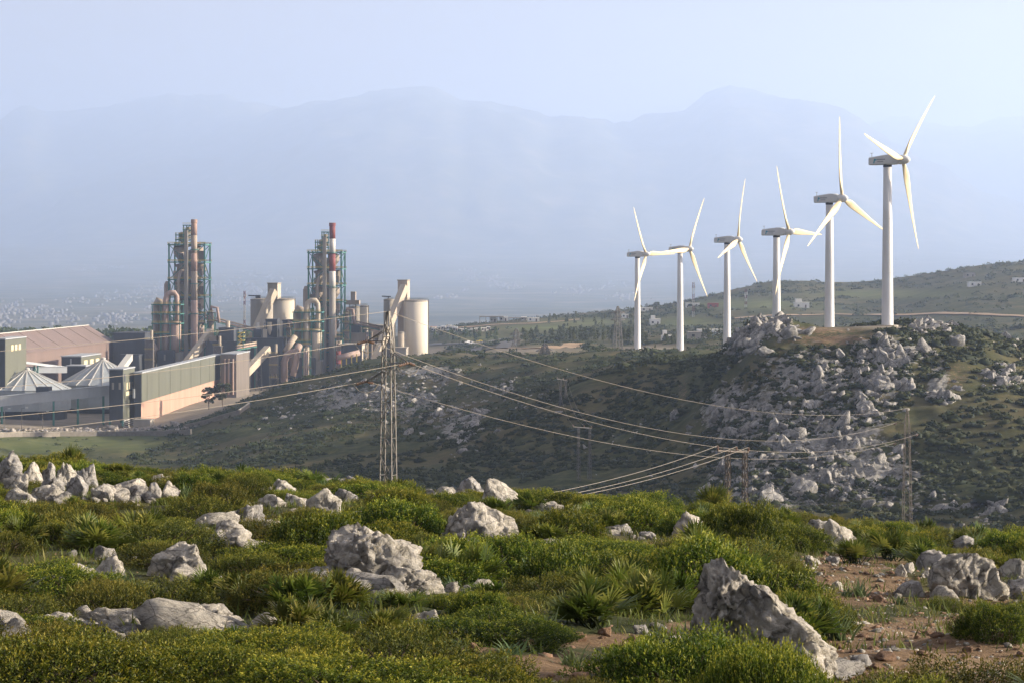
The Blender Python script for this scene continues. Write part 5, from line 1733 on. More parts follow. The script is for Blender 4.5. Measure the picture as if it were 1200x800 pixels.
for nm_, parts_, pr_, lab_ in (('hillside_scrub', (a1, a3, a6), SCRUB, 'low dark scrub covering the rocky hill and the hollow'), ('hillside_scrub', (a2, a5, a4), SCRUB_FAR, 'low dark scrub covering the far spur and hills')):
    x, y, z, s = (np.concatenate(q) for q in zip(*parts_))
    o = link(nm_, scatter_mesh(nm_, pr_, list(zip(x, y, z - s * .08)), s, [MAT['scrub']], .25, rng.normal(0, .14, len(x)), (.8, 1.3)))
    tag(o, lab_, 'scrub', kind='stuff')

# ------------------------------------------------------------------ trees
def tree_meshes(seed, h=10.0, slim=.36, leaves=900, leaf=.42):
    r = np.random.default_rng(seed)
    mb = MB()
    top = Vector((r.normal() * .3, r.normal() * .3, h * .8))
    mb.path([(0, 0, -.5), (r.normal() * .15, r.normal() * .15, h * .3), top * .75, top], [h * .022, h * .017, h * .01, h * .004], 7)
    cl = []
    for k in range(30):
        zf = r.uniform(.28, .95)
        a = r.uniform(0, 6.28)
        ln = h * slim * (1.05 - abs(zf - .5)) * r.uniform(.5, 1)
        b0 = Vector((0, 0, h * zf * .8)); e_ = b0 + Vector((math.cos(a) * ln, math.sin(a) * ln, ln * .5))
        mb.path([b0, (b0 + e_) / 2 + Vector((0, 0, .1)), e_], [h * .007, h * .005, h * .002], 5)
        cl.append((np.array(e_), h * slim * r.uniform(.16, .32)))
    cl.append((np.array(top), h * slim * .35))
    V, Tn = [], []
    for k in range(leaves):
        c, rad = cl[r.integers(len(cl))]
        q = r.normal(size=3); q /= np.linalg.norm(q)
        p = c + q * rad * r.uniform(.3, 1) ** .6 * np.array([1, 1, .75])
        t1 = np.cross(q, r.normal(size=3)); t1 /= np.linalg.norm(t1)
        t2 = np.cross(q + r.normal(size=3) * .6, t1); t2 /= np.linalg.norm(t2)
        s = leaf * r.uniform(.6, 1.3)
        V += [p - t1 * s, p + t2 * s * .7, p + t1 * s, p - t2 * s * .7]
        Tn += [np.clip(.3 + .25 * q[2] + r.normal() * .15, 0, 1)] * 4
    f_ = np.arange(4 * leaves).reshape(leaves, 4)
    return mb.mesh('trunk', MAT['bark'], (0, 0, 0), True), mesh_np('crown', np.array(V), f_, [MAT['tree']], False, {'tint': np.array(Tn)})
TREES = [tree_meshes(400 + k, 10, (.30, .36, .42, .22)[k % 4], 900 if k < 4 else 500) for k in range(6)]
def tree(p, h, k, label, group=None, name='tree'):
    t = link(name, None, loc=(p.x, p.y, p.z))
    t.scale = (h / 10,) * 3
    t.rotation_euler = (0, 0, random.uniform(0, 6.28))
    tag(t, label, 'tree', group)
    link('trunk', TREES[k % 6][0], t); link('crown', TREES[k % 6][1], t)
    return t
for (u, v, hpx, k, lab) in ((245, 477, 28, 0, 'slender young tree against the pink plaster wall'), (261, 472, 27, 1, 'bushy young tree where the pink plaster wall ends'),):
    d = 1010 if u > 240 else 990
    x = (u - 600) / F * d
    p = Vector((x, d, Hs(x, d)))
    top = Z(v - hpx, d)
    tree(p, max(top - p.z, 3.0), k, lab)
for (u, v, hpx, k, lab) in ((770, 364, 11, 1, 'rounded tree beside the low white hilltop house'), (786, 364, 11, 3, 'pointed dark tree beside the low white hilltop house'), (823, 366, 10, 2, 'broad tree next to the red shed'), (815, 367, 7, 0, 'low tree between the mast and the red shed')):
    p = at(u, v, 1150, 2300)
    tree(p, hpx / F * p.y, k, lab)

def wood(name, label, regs, seed):
    """a far wood that reads as one mass"""
    r = np.random.default_rng(seed)
    V, Fc, Tn, b0 = [], [], [], 0
    for (u0, u1, v0, v1, n, hh, dlo, dhi) in regs:
        for k in range(n):
            u = r.uniform(u0, u1); v = r.uniform(v0, v1)
            if dlo < 0:
                d = r.uniform(-dlo, dhi); x = (u - 600) / F * d; p = Vector((x, d, Hs(x, d)))
            else:
                p = at(u, v, dlo, dhi)
            h = hh * r.uniform(.6, 1.25)
            m_ = 46
            q = r.normal(size=(m_, 3)); q /= np.linalg.norm(q, axis=1, keepdims=True)
            prof = r.uniform(.25, 1, m_)
            c = np.stack([q[:, 0] * h * .27 * (1.15 - prof * .6), q[:, 1] * h * .27 * (1.15 - prof * .6), prof * h], 1)
            t1 = np.cross(q, r.normal(size=(m_, 3))); t1 /= np.linalg.norm(t1, axis=1, keepdims=True)
            t2 = np.cross(q, t1)
            s = h * .11
            quad = np.stack([c - t1 * s, c + t2 * s * .8, c + t1 * s, c - t2 * s * .8], 1).reshape(-1, 3) + np.array(p)[None]
            tr_ = np.array([[-.02, 0, -.05], [.02, 0, -.05], [.012, 0, .7], [-.012, 0, .7]]) * h + np.array(p)[None]
            V += [quad, tr_]
            Fc.append(np.arange(4 * m_ + 4).reshape(-1, 4) + b0); b0 += 4 * m_ + 4
            Tn.append(np.clip(r.normal(.32, .13) + r.normal(size=4 * m_ + 4) * .05, 0, 1))
    o = link(name, mesh_np(name, np.concatenate(V), np.concatenate(Fc), [MAT['tree']], False, {'tint': np.concatenate(Tn)}))
    tag(o, label, 'wood', kind='stuff')
wood('woodland', 'dense belt of trees behind the cement works and houses', [(-60, 195, 0, 0, 260, 15, -1640, 1800), (235, 300, 0, 0, 70, 15, -1640, 1800), (500, 585, 392, 401, 45, 5, 1250, 2000)], 5)
wood('pine_grove', 'grove of young pines between the road and the farthest turbine', [(612, 745, 391, 402, 90, 5.5, 1050, 1900), (750, 850, 394, 404, 26, 4, 950, 1700), (640, 760, 372, 384, 40, 4, 1500, 2200)], 6)

# ------------------------------------------------------------------ houses on the far hills
def house(u, v, wpx, hpx, label, m='house_white', dlo=1050, storeys=1, depth=9.0, group='white houses on the hills', step=False, pitched=False, rot=0.0):
    p = at(u, v, dlo, 2300)
    d = p.y
    w = wpx / F * d; h = hpx / F * d
    t = Thing('house', label, 'house', (p.x, p.y, p.z), group)
    R = Matrix.Rotation(rot, 3, 'Z')
    ex, ey = R @ Vector((1, 0, 0)), R @ Vector((0, 1, 0))
    c = p + ey * depth / 2
    t.part('wall', MB().obox(c + EZ * (h / 2 - 1), ex * w / 2, ey * depth / 2, EZ * (h / 2 + 1)), MAT[m])
    t.part('roof', MB().obox(c + EZ * (h + .15), ex * (w / 2 + .2), ey * (depth / 2 + .2), EZ * .15), MAT[m if m != 'house_grey' else 'concrete'])
    if step:
        t.part('upper_room', MB().obox(c + EZ * (h + 1.5) - ex * w * .2, ex * w * .2, ey * depth * .3, EZ * 1.25), MAT[m])
    n = max(2, int(w / 4.5))
    for s in range(max(1, int(h / 3.6))):
        for k in range(n):
            xx = -w / 2 + w * (k + .5) / n
            if s == 0 and k == n // 2:
                t.part('door', MB().obox(p + ex * xx - ey * .05 + EZ * 1.05, ex * .5, ey * .12, EZ * 1.05), MAT['bark'])
            else:
                wd = t.part('window', MB().obox(p + ex * xx - ey * .05 + EZ * (1.7 + 3.1 * s), ex * .65, ey * .12, EZ * .6), MAT['glass_dark'])
                t.part('sill', MB().obox(p + ex * xx - ey * .12 + EZ * (1.0 + 3.1 * s), ex * .8, ey * .15, EZ * .08), MAT['concrete'], parent=wd)
    wd = t.part('side_window', MB().obox(p + ex * w / 2 + ey * depth * .5 + EZ * 1.7, ex * .1, ey * .8, EZ * .6), MAT['glass_dark'])
    return t
hs = [(768, 381, 12, 6, 'white cubic house with a raised corner beside the bright green field', 'house_white', True),
      (733, 373, 8, 4, 'small pale house left of the farthest turbine', 'house_white', False),
      (758, 365, 14, 4, 'long low white house on the hilltop behind the farthest turbine', 'house_white', False),
      (782, 399, 12, 5, 'white house with terracotta edge at the foot of the field', 'house_white', True),
      (818, 399, 22, 8, 'grey block house before the long white walled building', 'house_grey', False),
      (833, 393, 30, 6, 'long white walled building in front of the rock outcrop', 'house_white', False),
      (812, 360, 16, 4, 'pale blue-white shed beside the red and white mast', 'house_white', False),
      (836, 361, 12, 5, 'red sheeted shed on the hill among trees', 'house_red', False),
      (940, 361, 17, 6, 'white house below the right hand hill behind two turbines', 'house_white', True),
      (1137, 325, 12, 5, 'small house with a bare gable on the right hand hilltop', 'house_grey', False),
      (1143, 336, 14, 5, 'white house just below the bare gabled hilltop house', 'house_white', False),
      (1196, 331, 14, 5, 'white house high on the right hand slope', 'house_white', False),
      (590, 375, 10, 5, 'white tower-like house at the end of a flat-roofed row', 'house_white', False),
      (578, 375, 8, 5, 'white house under the long flat roof on the ridge', 'house_white', False),
      (614, 376, 6, 4, 'small white house at the end of the second flat roof', 'house_white', False),
      (625, 377, 14, 4, 'pale blue house row on the bare ridge', 'house_white', False)]
for (u, v, w, h, lab, m, st_) in hs:
    house(u, v, w, h, lab, m, step=st_, dlo=1050 if v > 366 else 1300)
# terrace of small houses above the divided road
for k in range(15):
    u = 507 + 4.6 * k + random.uniform(-1, 1)
    house(u, 389 - 3.5 * math.sin(k * .5) * .6, random.uniform(4, 6.5), random.uniform(3.5, 5.5), 'small white terrace house above the road by the broad silo', 'house_white', dlo=1500, depth=7, group='terrace houses above the road')
house(508, 387, 7, 4, 'dark red roofed house beside the broad silo', 'house_red', dlo=1500, depth=7)

# flat roofs on the ridge
for (u, v, w, lab) in ((576, 371, 28, 'long thin flat roof canopy on the ridge beside the white tower house'), (606, 372.5, 20, 'shorter thin flat roof canopy on the bare ridge')):
    p = at(u, v + 4, 1500, 2300)
    t = Thing('roof_canopy', lab, 'canopy', p)
    wm = w / F * p.y
    zt_ = Z(v, p.y)
    t.part('roof', MB().obox((p.x, p.y, zt_), (wm / 2, 0, 0), (0, 5, 0), (0, 0, .35)), MAT['concrete'])
    for k in range(5):
        t.part('post', MB().beam((p.x - wm / 2 + wm * k / 4 * .98 + .2, p.y - 4, zt_), (p.x - wm / 2 + wm * k / 4 * .98 + .2, p.y - 4, p.z - 1), .35), MAT['concrete'])

# ------------------------------------------------------------------ roads and tracks laid on the hills
def ribbon(name, label, uvs, wpx_or_m, m, lift, dlo, dhi, kind='structure', n=40):
    """a strip draped on the ground along photo points (distance comes from the ground)"""
    ps = [at(u, v, dlo, dhi) for u, v in uvs]
    pts = []
    for a, b_ in zip(ps[:-1], ps[1:]):
        for k in range(n // (len(ps) - 1) + 1):
            s = k / (n // (len(ps) - 1) + 1)
            pts.append(a.lerp(b_, s))
    pts.append(ps[-1])
    V, Fc = [], []
    for i_, p in enumerate(pts):
        t = (pts[min(i_ + 1, len(pts) - 1)] - pts[max(i_ - 1, 0)]); t.z = 0; t.normalize()
        nrm = Vector((-t.y, t.x, 0))
        for k in range(5):
            q = p + nrm * wpx_or_m * (k / 4 - .5)
            V.append((q.x, q.y, Hs(q.x, q.y) + lift))
        if i_:
            b0 = (i_ - 1) * 5
            Fc += [(b0 + k, b0 + 5 + k, b0 + 6 + k, b0 + 1 + k) for k in range(4)]
    o = link(name, mesh_np(name, V, Fc, [m], True))
    tag(o, label, name.replace('_', ' '), kind=kind)
    return o
ribbon('road', 'left carriageway of the divided road', [(538, 418), (556, 408), (575, 401), (592, 397)], 11, MAT['asphalt'], .45, 1000, 1700)
ribbon('road', 'right carriageway of the divided road', [(566, 418), (580, 410), (594, 403), (606, 398)], 11, MAT['asphalt'], .45, 1000, 1700)
ribbon('road', 'cross street meeting the divided road', [(503, 404), (530, 403), (560, 402), (600, 400)], 9, MAT['asphalt'], .5, 1100, 1700)
ribbon('path', 'sandy bank beside the pine grove', [(590, 412), (620, 409), (650, 406), (678, 402)], 10, MAT['dirt'], .4, 1000, 1600)
ribbon('path', 'pale dirt track crossing the right hand hill', [(860, 374), (920, 370), (980, 369), (1040, 370), (1100, 368), (1160, 370), (1230, 374)], 7, MAT['dirt'], .6, 1150, 2300)
ribbon('path', 'faint dirt track along the bare ridge', [(520, 388), (560, 383), (620, 380), (680, 375)], 8, MAT['dirt'], .5, 1500, 2300)

# parked cars by the road junction
def car(u, v, m, label, dlo, rot=0.3):
    p = at(u, v, dlo, 1900)
    t = Thing('parked_car', label, 'car', p)
    R = Matrix.Rotation(rot, 3, 'Z')
    def q(x, y, z): return p + R @ Vector((x, y, z))
    mb = MB()
    sec = [(-2.1, .35, .8), (-1.9, .3, 1.0), (-1.0, .3, 1.05), (-.4, .3, 1.5), (1.1, .3, 1.5), (1.8, .3, 1.0), (2.1, .35, .85)]
    vs = []
    for (x_, zb_, zt_) in sec:
        vs += [q(x_, -.85, zb_), q(x_, .85, zb_), q(x_, .75, zt_), q(x_, -.75, zt_)]
    fs = []
    for k in range(len(sec) - 1):
        for j in range(4):
            fs.append((k * 4 + j, k * 4 + (j + 1) % 4, k * 4 + 4 + (j + 1) % 4, k * 4 + 4 + j))
    fs += [(3, 2, 1, 0), (24, 25, 26, 27)]
    t.part('body', mb.add(vs, fs), m)
    for (x_, y_) in ((-1.3, -.85), (-1.3, .85), (1.3, -.85), (1.3, .85)):
        t.part('wheel', MB().tube(q(x_, y_ - .1, .33), q(x_, y_ + .1, .33), .33, n=12), MAT['dark_gap'])
    t.part('windscreen', MB().obox(q(-.72, 0, 1.29), R @ Vector((.25, 0, .2)), R @ Vector((0, .62, 0)), R @ Vector((-.02, 0, .03))), MAT['glass_dark'])
    return t
car(553, 403.5, MAT['white_paint'], 'white car parked at the road junction', 1100)
car(548, 402, MAT['white_paint'], 'white van-like car behind another at the road junction', 1100, .5)
car(562, 401, MAT['yellow'], 'yellow vehicle at the junction of the divided road', 1100, .2)

# ------------------------------------------------------------------ rubble along the yard
pts, sc_ = [], []
for k in range(620):
    u = rng.uniform(-30, 250); v = rng.normal(505.5, 1.4) - .012 * u
    p = at(u, v, 880, 1000)
    pts.append((p.x, p.y, p.z + .1)); sc_.append(float(rng.lognormal(-.5, .5)))
o = link('rubble', scatter_mesh('rubble', SROCK, pts, sc_, [MAT['rubble']], .5, None, (.4, 1.0)))
tag(o, 'heaps of pale rubble and scrap along the works yard', 'rubble', kind='stuff')

# ------------------------------------------------------------------ the distant town
TB = []
for (u0, u1, v0, v1, n) in ((-20, 150, 350, 384, 300), (60, 220, 338, 378, 220), (150, 345, 330, 372, 220), (230, 345, 318, 345, 220), (60, 160, 308, 318, 70), (465, 495, 292, 300, 26), (545, 610, 318, 345, 190), (555, 580, 322, 326, 40), (505, 545, 340, 352, 40), (680, 800, 325, 352, 110), (900, 1000, 318, 332, 16), (560, 760, 300, 318, 30), (1050, 1200, 285, 310, 20), (640, 700, 335, 345, 14)):
    cx = rng.uniform(u0, u1, max(3, n // 30)); cvv = rng.uniform(v0, v1, max(3, n // 30))
    for k in range(n):
        j = rng.integers(len(cx))
        u = cx[j] + rng.normal() * (u1 - u0) * .09; v = cvv[j] + rng.normal() * (v1 - v0) * .09
        p = far_at(u, v)
        if p is None: continue
        TB.append((p, rng.uniform(2.5, 6.5), rng.uniform(2.5, 6), rng.uniform(2.5, 7), rng.normal(.25, .12)))
V, Fc = [], []
cube = np.array([[a, b, c] for c in (0, 1) for b in (-1, 1) for a in (-1, 1)], float)
cf = np.array([(4, 5, 7, 6), (0, 1, 5, 4), (2, 6, 7, 3), (0, 4, 6, 2), (1, 3, 7, 5)])
for k, (p, a, b_, h, ro) in enumerate(TB):
    w = cube * np.array([a, b_, h + 4])
    c, s = math.cos(ro), math.sin(ro)
    V.append(np.stack([w[:, 0] * c - w[:, 1] * s + p.x, w[:, 0] * s + w[:, 1] * c + p.y, w[:, 2] + p.z - 4], 1))
    Fc.append(cf + 8 * k)
o = link('distant_town', mesh_np('distant_town', np.concatenate(V), np.concatenate(Fc), [MAT['town']], False))
tag(o, 'hazy white town spread over the valley floor', 'town', kind='stuff')
# ------------------------------------------------------------------ the near slope: boulders
BOX = []         # where each boulder shows
FG = []          # (x, y, radius, name used in labels)
def boulder(u0, u1, vt, vb, label, m='limestone', seed=0, peak=.25, cuts=9, rough=.20, depth=.85, sub=4, lean=0.0, sink=.12, keep=(.50, .95), yaw=None, land=None):
    """boulder spanning u0..u1 and rows vt..vb of the photo, standing on the near ground"""
    p = at((u0 + u1) / 2, vb - (vb - vt) * .06, 8, 75)
    d = p.y
    w = (u1 - u0) / F * d / 2 * 1.16
    h = (vb - vt) / F * d * (1.12 if u1 - u0 > 60 else .94)
    sub = 5 if (u1 - u0) > 60 else sub
    v, f_ = rock_verts(seed + 1000, sub, cuts, rough, peak * .38, 1.9, keep)
    t = np.clip((v[:, 2] + .15) / 1.15, 0, 1)
    z = np.where(v[:, 2] > -.15, (v[:, 2] + .15) / 1.15 * h, (v[:, 2] + .15) * h * .5) - h * .04
    x = v[:, 0] * w + lean * w * t
    x = (x - (x.max() + x.min()) / 2)
    y = v[:, 1] * w * depth
    n2 = fbm(np.stack([x, y, z], 1) * 4.2 + seed, seed + 7, 4)
    n3 = np.abs(fbm(np.stack([x, y, z], 1) * 6.5 + seed, seed + 9, 5, .6))
    rr = v / np.linalg.norm(v, axis=1, keepdims=True)
    k = min(w, h)
    x = x + rr[:, 0] * (n2 * .04 - n3 * .13) * k; y = y + rr[:, 1] * (n2 * .04 - n3 * .13) * k; z = z + rr[:, 2] * (n2 * .04 - n3 * .10) * k
    me = mesh_np('boulder', np.stack([x, y, z], 1), f_, [MAT[m]], False)
    o = link('boulder', me, loc=(p.x, p.y + w * depth * .5, Hs(p.x, p.y + w * depth * .5) * .5 + p.z * .5))
    tag(o, label, 'boulder', 'limestone boulders on the near slope')
    FG.append((p.x, p.y + w * depth * .5, w * .95, land))
    BOX.append((u0, u1, vt, vb, p.y))
    return o

BL = [ # u0,u1,vt,vb,label,mat,peak,landmark
 (-8, 24, 526, 570, 'tall grey boulder at the open end of the boulder row', 'limestone_grey', .35, 'the long row of upright boulders'),
 (20, 49, 539, 574, 'pointed pale boulder between the tall grey one and a narrow slab', 'limestone', .6, 'the long row of upright boulders'),
 (47, 65, 538, 569, 'narrow upright grey slab in the boulder row', 'limestone_grey', .3, 'the long row of upright boulders'),
 (62, 91, 534, 575, 'tall bright triangular boulder in the middle of the row', 'limestone', .6, 'the long row of upright boulders'),
 (88, 117, 541, 575, 'rounded grey boulder next to the bright triangular one', 'limestone_grey', .25, 'the long row of upright boulders'),
 (106, 139, 556, 588, 'leaning pale boulder at the front of the row', 'limestone', .45, 'the long row of upright boulders'),
 (133, 173, 553, 579, 'wide low boulder behind the pair of rounded stones', 'limestone', .25, 'the long row of upright boulders'),
 (172, 190, 560, 586, 'grey half of the split boulder ending the row', 'limestone_grey', .2, 'the split boulder'),
 (185, 211, 562, 589, 'sunlit half of the split boulder ending the row', 'limestone', .3, 'the split boulder'),
 (30, 72, 564, 586, 'low jagged boulder in front of the bright triangular one', 'limestone', .3, 'the long row of upright boulders'),
 (2, 40, 570, 592, 'low flat boulder below the tall grey one', 'limestone', .2, 'the long row of upright boulders'),
 (4, 32, 548, 580, 'squat pale boulder squeezed in front of the tall grey one', 'limestone', .2, 'the long row of upright boulders'),
 (74, 102, 554, 582, 'cracked low boulder before the bright triangular one', 'limestone_grey', .2, 'the long row of upright boulders'),
 (116, 150, 566, 588, 'broad pale block wedged beside the leaning one', 'limestone', .15, 'the long row of upright boulders'),
 (150, 178, 568, 586, 'flat grey block next to the split boulder', 'limestone_grey', .1, 'the split boulder'),
 (45, 76, 552, 580, 'grey lump filling the gap behind the low jagged boulder', 'limestone_grey', .15, 'the long row of upright boulders'),
 (300, 336, 578, 594, 'low pale ledge beside the broken cluster', 'limestone', .1, 'the broken boulder cluster'),
 (392, 420, 572, 590, 'small ledge on the other side of the broken cluster', 'limestone_grey', .15, 'the broken boulder cluster'),
 (440, 520, 668, 700, 'flat apron ledge at the foot of the largest pitted boulder', 'limestone', .1, 'the largest pitted boulder'),
 (129, 151, 532, 547, 'small boulder among yellow shrubs on the crest', 'limestone_grey', .3, 'the yellow crest shrubs'),
 (174, 193, 548, 559, 'small pale boulder lying on the crest behind the split one', 'limestone', .2, 'the yellow crest shrubs'),
 (261, 311, 588, 618, 'dark sided rounded boulder with a tawny foot', 'limestone_grey', .25, 'the dark rounded boulder'),
 (245, 299, 607, 647, 'white humped boulder below the dark rounded one', 'limestone', .35, 'the white humped boulder'),
 (165, 245, 626, 682, 'triangular boulder with an orange lichen tip', 'limestone', .55, 'the lichen tipped boulder'),
 (104, 144, 647, 680, 'pale angular boulder among palms beside the lichen tipped one', 'limestone', .4, 'the angular trio of rocks'),
 (62, 109, 660, 681, 'low pale boulder lowest of the angular trio', 'limestone', .2, 'the angular trio of rocks'),
 (104, 136, 634, 656, 'grey boulder highest of the angular trio', 'limestone_grey', .3, 'the angular trio of rocks'),
 (228, 246, 604, 621, 'small pale stone tucked behind the white humped boulder', 'limestone', .3, 'the white humped boulder'),
 (321, 348, 561, 579, 'small pale boulder above the broken cluster', 'limestone', .2, 'the broken boulder cluster'),
 (333, 364, 573, 594, 'front stone of the broken boulder cluster', 'limestone', .3, 'the broken boulder cluster'),
 (356, 400, 559, 604, 'tall stone of the broken boulder cluster', 'limestone', .35, 'the broken boulder cluster'),
 (340, 418, 537, 550, 'long pale slab lying along the crest', 'limestone', .1, 'the pale crest slabs'),
 (396, 428, 541, 557, 'second pale slab end resting on the crest', 'limestone_grey', .15, 'the pale crest slabs'),
 (317, 333, 540, 557, 'upright little stone at the end of the crest slab', 'limestone', .3, 'the pale crest slabs'),
 (372, 499, 603, 694, 'largest pale boulder, broad and pitted, with a slanting top', 'limestone', .42, 'the largest pitted boulder'),
 (508, 592, 594, 641, 'honeycombed boulder with a flat top between shrubs', 'limestone', .15, 'the honeycombed boulder'),
 (556, 608, 588, 638, 'bright right-hand lobe joined to the honeycombed boulder', 'limestone', .35, 'the honeycombed boulder'),
 (526, 572, 553, 582, 'grey rounded crest boulder paired with a white one', 'limestone_grey', .2, 'the crest boulder pair'),
 (562, 607, 551, 588, 'white crest boulder leaning against the grey rounded one', 'limestone', .35, 'the crest boulder pair'),
 (496, 512, 570, 580, 'little grey stone left of the crest pair', 'limestone_grey', .2, 'the crest boulder pair'),
 (513, 531, 570, 582, 'little bright stone at the foot of the crest pair', 'limestone', .2, 'the crest boulder pair'),
 (540, 566, 585, 601, 'flat rock just above the honeycombed boulder', 'limestone', .2, 'the honeycombed boulder'),
 (606, 628, 584, 600, 'grey stone beside the joined bright lobe', 'limestone_grey', .3, 'the honeycombed boulder'),
 (627, 664, 587, 600, 'low pale rock half buried in crest shrubs', 'limestone', .15, 'the half buried crest rock'),
 (710, 741, 610, 628, 'scaly grey rock on the open shrub slope', 'limestone_grey', .25, 'the scaly grey rock'),
 (540, 594, 679, 697, 'low white rock showing between palms and mastic', 'limestone', .2, 'the low white rock among palms'),
 (477, 526, 708, 744, 'slanting rock with a tawny broken side below the largest boulder', 'limestone', .4, 'the slanting tawny rock'),
 (789, 831, 598, 634, 'pale egg-shaped boulder beside red soil', 'limestone', .25, 'the egg-shaped boulder'),
 (748, 771, 619, 633, 'reddish grey stone on the red soil patch', 'limestone_grey', .2, 'the egg-shaped boulder'),
 (1090, 1186, 630, 706, 'big domed boulder with one side in sun by the bare soil', 'limestone', .22, 'the big domed boulder'),
 (1172, 1212, 650, 680, 'white rounded boulder behind the big domed one', 'limestone', .2, 'the big domed boulder'),
 (1170, 1225, 668, 704, 'dark grey boulder leaning out beside the big domed one', 'limestone_grey', .3, 'the big domed boulder'),
 (966, 1004, 607, 640, 'blocky boulder on the far edge of the bare soil', 'limestone', .2, 'the blocky soil-edge boulder'),
 (944, 974, 604, 624, 'flat grey stone touching the blocky boulder', 'limestone_grey', .1, 'the blocky soil-edge boulder'),
 (1108, 1145, 626, 645, 'grey rock behind the big domed boulder', 'limestone_grey', .2, 'the big domed boulder'),
 (1076, 1113, 642, 673, 'cracked grey rock against the shaded side of the big domed boulder', 'limestone_grey', .25, 'the big domed boulder'),
 (1049, 1064, 660, 677, 'small white upright stone near the cracked rock', 'limestone', .3, None),
 (1060, 1073, 656, 670, 'small white stone behind the upright one', 'limestone', .3, None),
 (1078, 1092, 664, 678, 'small pale stone at the foot of the cracked rock', 'limestone', .3, None),
 (943, 964, 647, 662, 'pale stone at the shrub edge of the bare soil', 'limestone', .2, None),
 (967, 985, 646, 661, 'grey stone next to the pale one at the shrub edge', 'limestone_grey', .2, None),
 (974, 989, 679, 691, 'single pale stone on the soil beside a spiky palm', 'limestone', .2, None),
 (992, 1024, 762, 782, 'flat grey stone beside the great leaning rock', 'limestone_grey', .1, None),
 (1046, 1090, 678, 700, 'low shaded rock before the big domed boulder', 'limestone_grey', .1, None),
 (667, 692, 782, 803, 'tawny stone on the soil in front of the mastic', 'red_stone', .2, None),
 (546, 566, 752, 765, 'tawny wedge stone below the strap-leaved clump', 'red_stone', .3, None),
 (612, 628, 748, 764, 'reddish wedge stone among strap leaves', 'red_stone', .3, None),
 (700, 716, 733, 745, 'rounded pinkish stone beside the mastic', 'red_stone', .1, None),
 (742, 764, 730, 744, 'dark stone in the shade of the mastic', 'limestone_grey', .1, None),
]
for i_, (u0, u1, vt, vb, lab, m, pk, land) in enumerate(BL):
    boulder(u0, u1, vt, vb, lab, m, i_ * 7 + 3, pk, land=land, sub=4, cuts=24, rough=.075, lean=random.uniform(-.25, .25))
# long pale slab lying in the near mastic
for (u0, u1, vt, vb, sd_, lab) in ((10, 120, 716, 743, 901, 'long low pale slab in the mastic, its thicker end'), (85, 205, 713, 738, 905, 'long low pale slab in the mastic, its middle'), (170, 290, 711, 732, 909, 'long low pale slab in the mastic, its thinner end')):
    boulder(u0, u1, vt, vb, lab, 'limestone', sd_, .1, 10, .16, .30, 5, land='the long low slab')
# the great leaning rock
def great_rock():
    p = at(890, 792, 8, 60)
    d = p.y
    s = d / F
    parts_ = []
    for (cx, cz, w, h, dp, sd_, ln, rot) in ((858, 698, 52, 50, .8, 41, .1, .1), (905, 742, 98, 50, .55, 57, 0, -.70), (842, 738, 36, 52, .7, 63, 0, 0), (952, 792, 54, 34, .6, 71, 0, -.80)):
        v, f_ = rock_verts(sd_ + 2000, 5, 14, .10, .06, 1.7, (.45, .88))
        x = v[:, 0] * w * s; z = v[:, 2] * h * s; y = v[:, 1] * w * s * dp
        n2 = fbm(np.stack([x, y, z], 1) * 5 + sd_, sd_, 4); n3 = np.abs(fbm(np.stack([x, y, z], 1) * 7 + sd_, sd_ + 3, 5, .6))
        rr = v / np.linalg.norm(v, axis=1, keepdims=True)
        q = (n2 * .02 - n3 * .055)
        x += rr[:, 0] * q; y += rr[:, 1] * q; z += rr[:, 2] * q
        c, s_ = math.cos(rot), math.sin(rot)
        x, z = x * c - z * s_, x * s_ + z * c
        x += (cx - 600) * s - p.x
        z += (HV - cz) * s - p.z
        parts_.append((np.stack([x, y + (.35 if cx == 855 else .1), z], 1), f_))
    V, Fc, b0 = [], [], 0
    for v, f_ in parts_:
        V.append(v); Fc.append(f_ + b0); b0 += len(v)
    o = link('boulder', mesh_np('boulder', np.concatenate(V), np.concatenate(Fc), [MAT['limestone']], False), loc=p)
    BOX.append((812, 985, 655, 800, p.y))
    tag(o, 'great leaning rock with a long sunlit slab sloping to the bare soil', 'boulder', 'limestone boulders on the near slope')
    for uu, vv in ((850, 740), (900, 770), (940, 800), (870, 720)):
        q = at(uu, vv + 20, 8, 60)
        FG.append((q.x, q.y + .3, .32, 'the great leaning rock'))
great_rock()
# broken pieces lying round the foot of the bigger boulders
FRAG = [mesh_np('limestone_fragment', *rock_verts(1500 + k, 3, 14, .12, .1, 1.9, (.4, .85)), [MAT['limestone' if k % 3 else 'limestone_grey']], False) for k in range(7)]
rf_ = np.random.default_rng(31)
for (x_, y_, r_, l) in list(FG):
    if not l: continue
    for k in range(rf_.integers(2, 6)):
        a = rf_.uniform(-2.9, -.2)
        q = r_ * rf_.uniform(1.0, 2.4)
        X_, Y_ = x_ + math.cos(a) * q, y_ + math.sin(a) * q * .9
        s = r_ * float(np.clip(rf_.lognormal(-1.2, .5), .12, .75))
        o = link('limestone_fragment', FRAG[rf_.integers(7)], loc=(X_, Y_, Hs(X_, Y_) + s * .18))
        o.scale = (s * rf_.uniform(.9, 1.5), s, s * rf_.uniform(.55, .9)); o.rotation_euler = (rf_.uniform(-.3, .3), rf_.uniform(-.3, .3), rf_.uniform(0, 6.28))
        tag(o, 'broken limestone fragment at the foot of ' + l, 'rock fragment', 'fragments by ' + l)
LAND = [(x_, y_, l) for x_, y_, r_, l in FG if l]

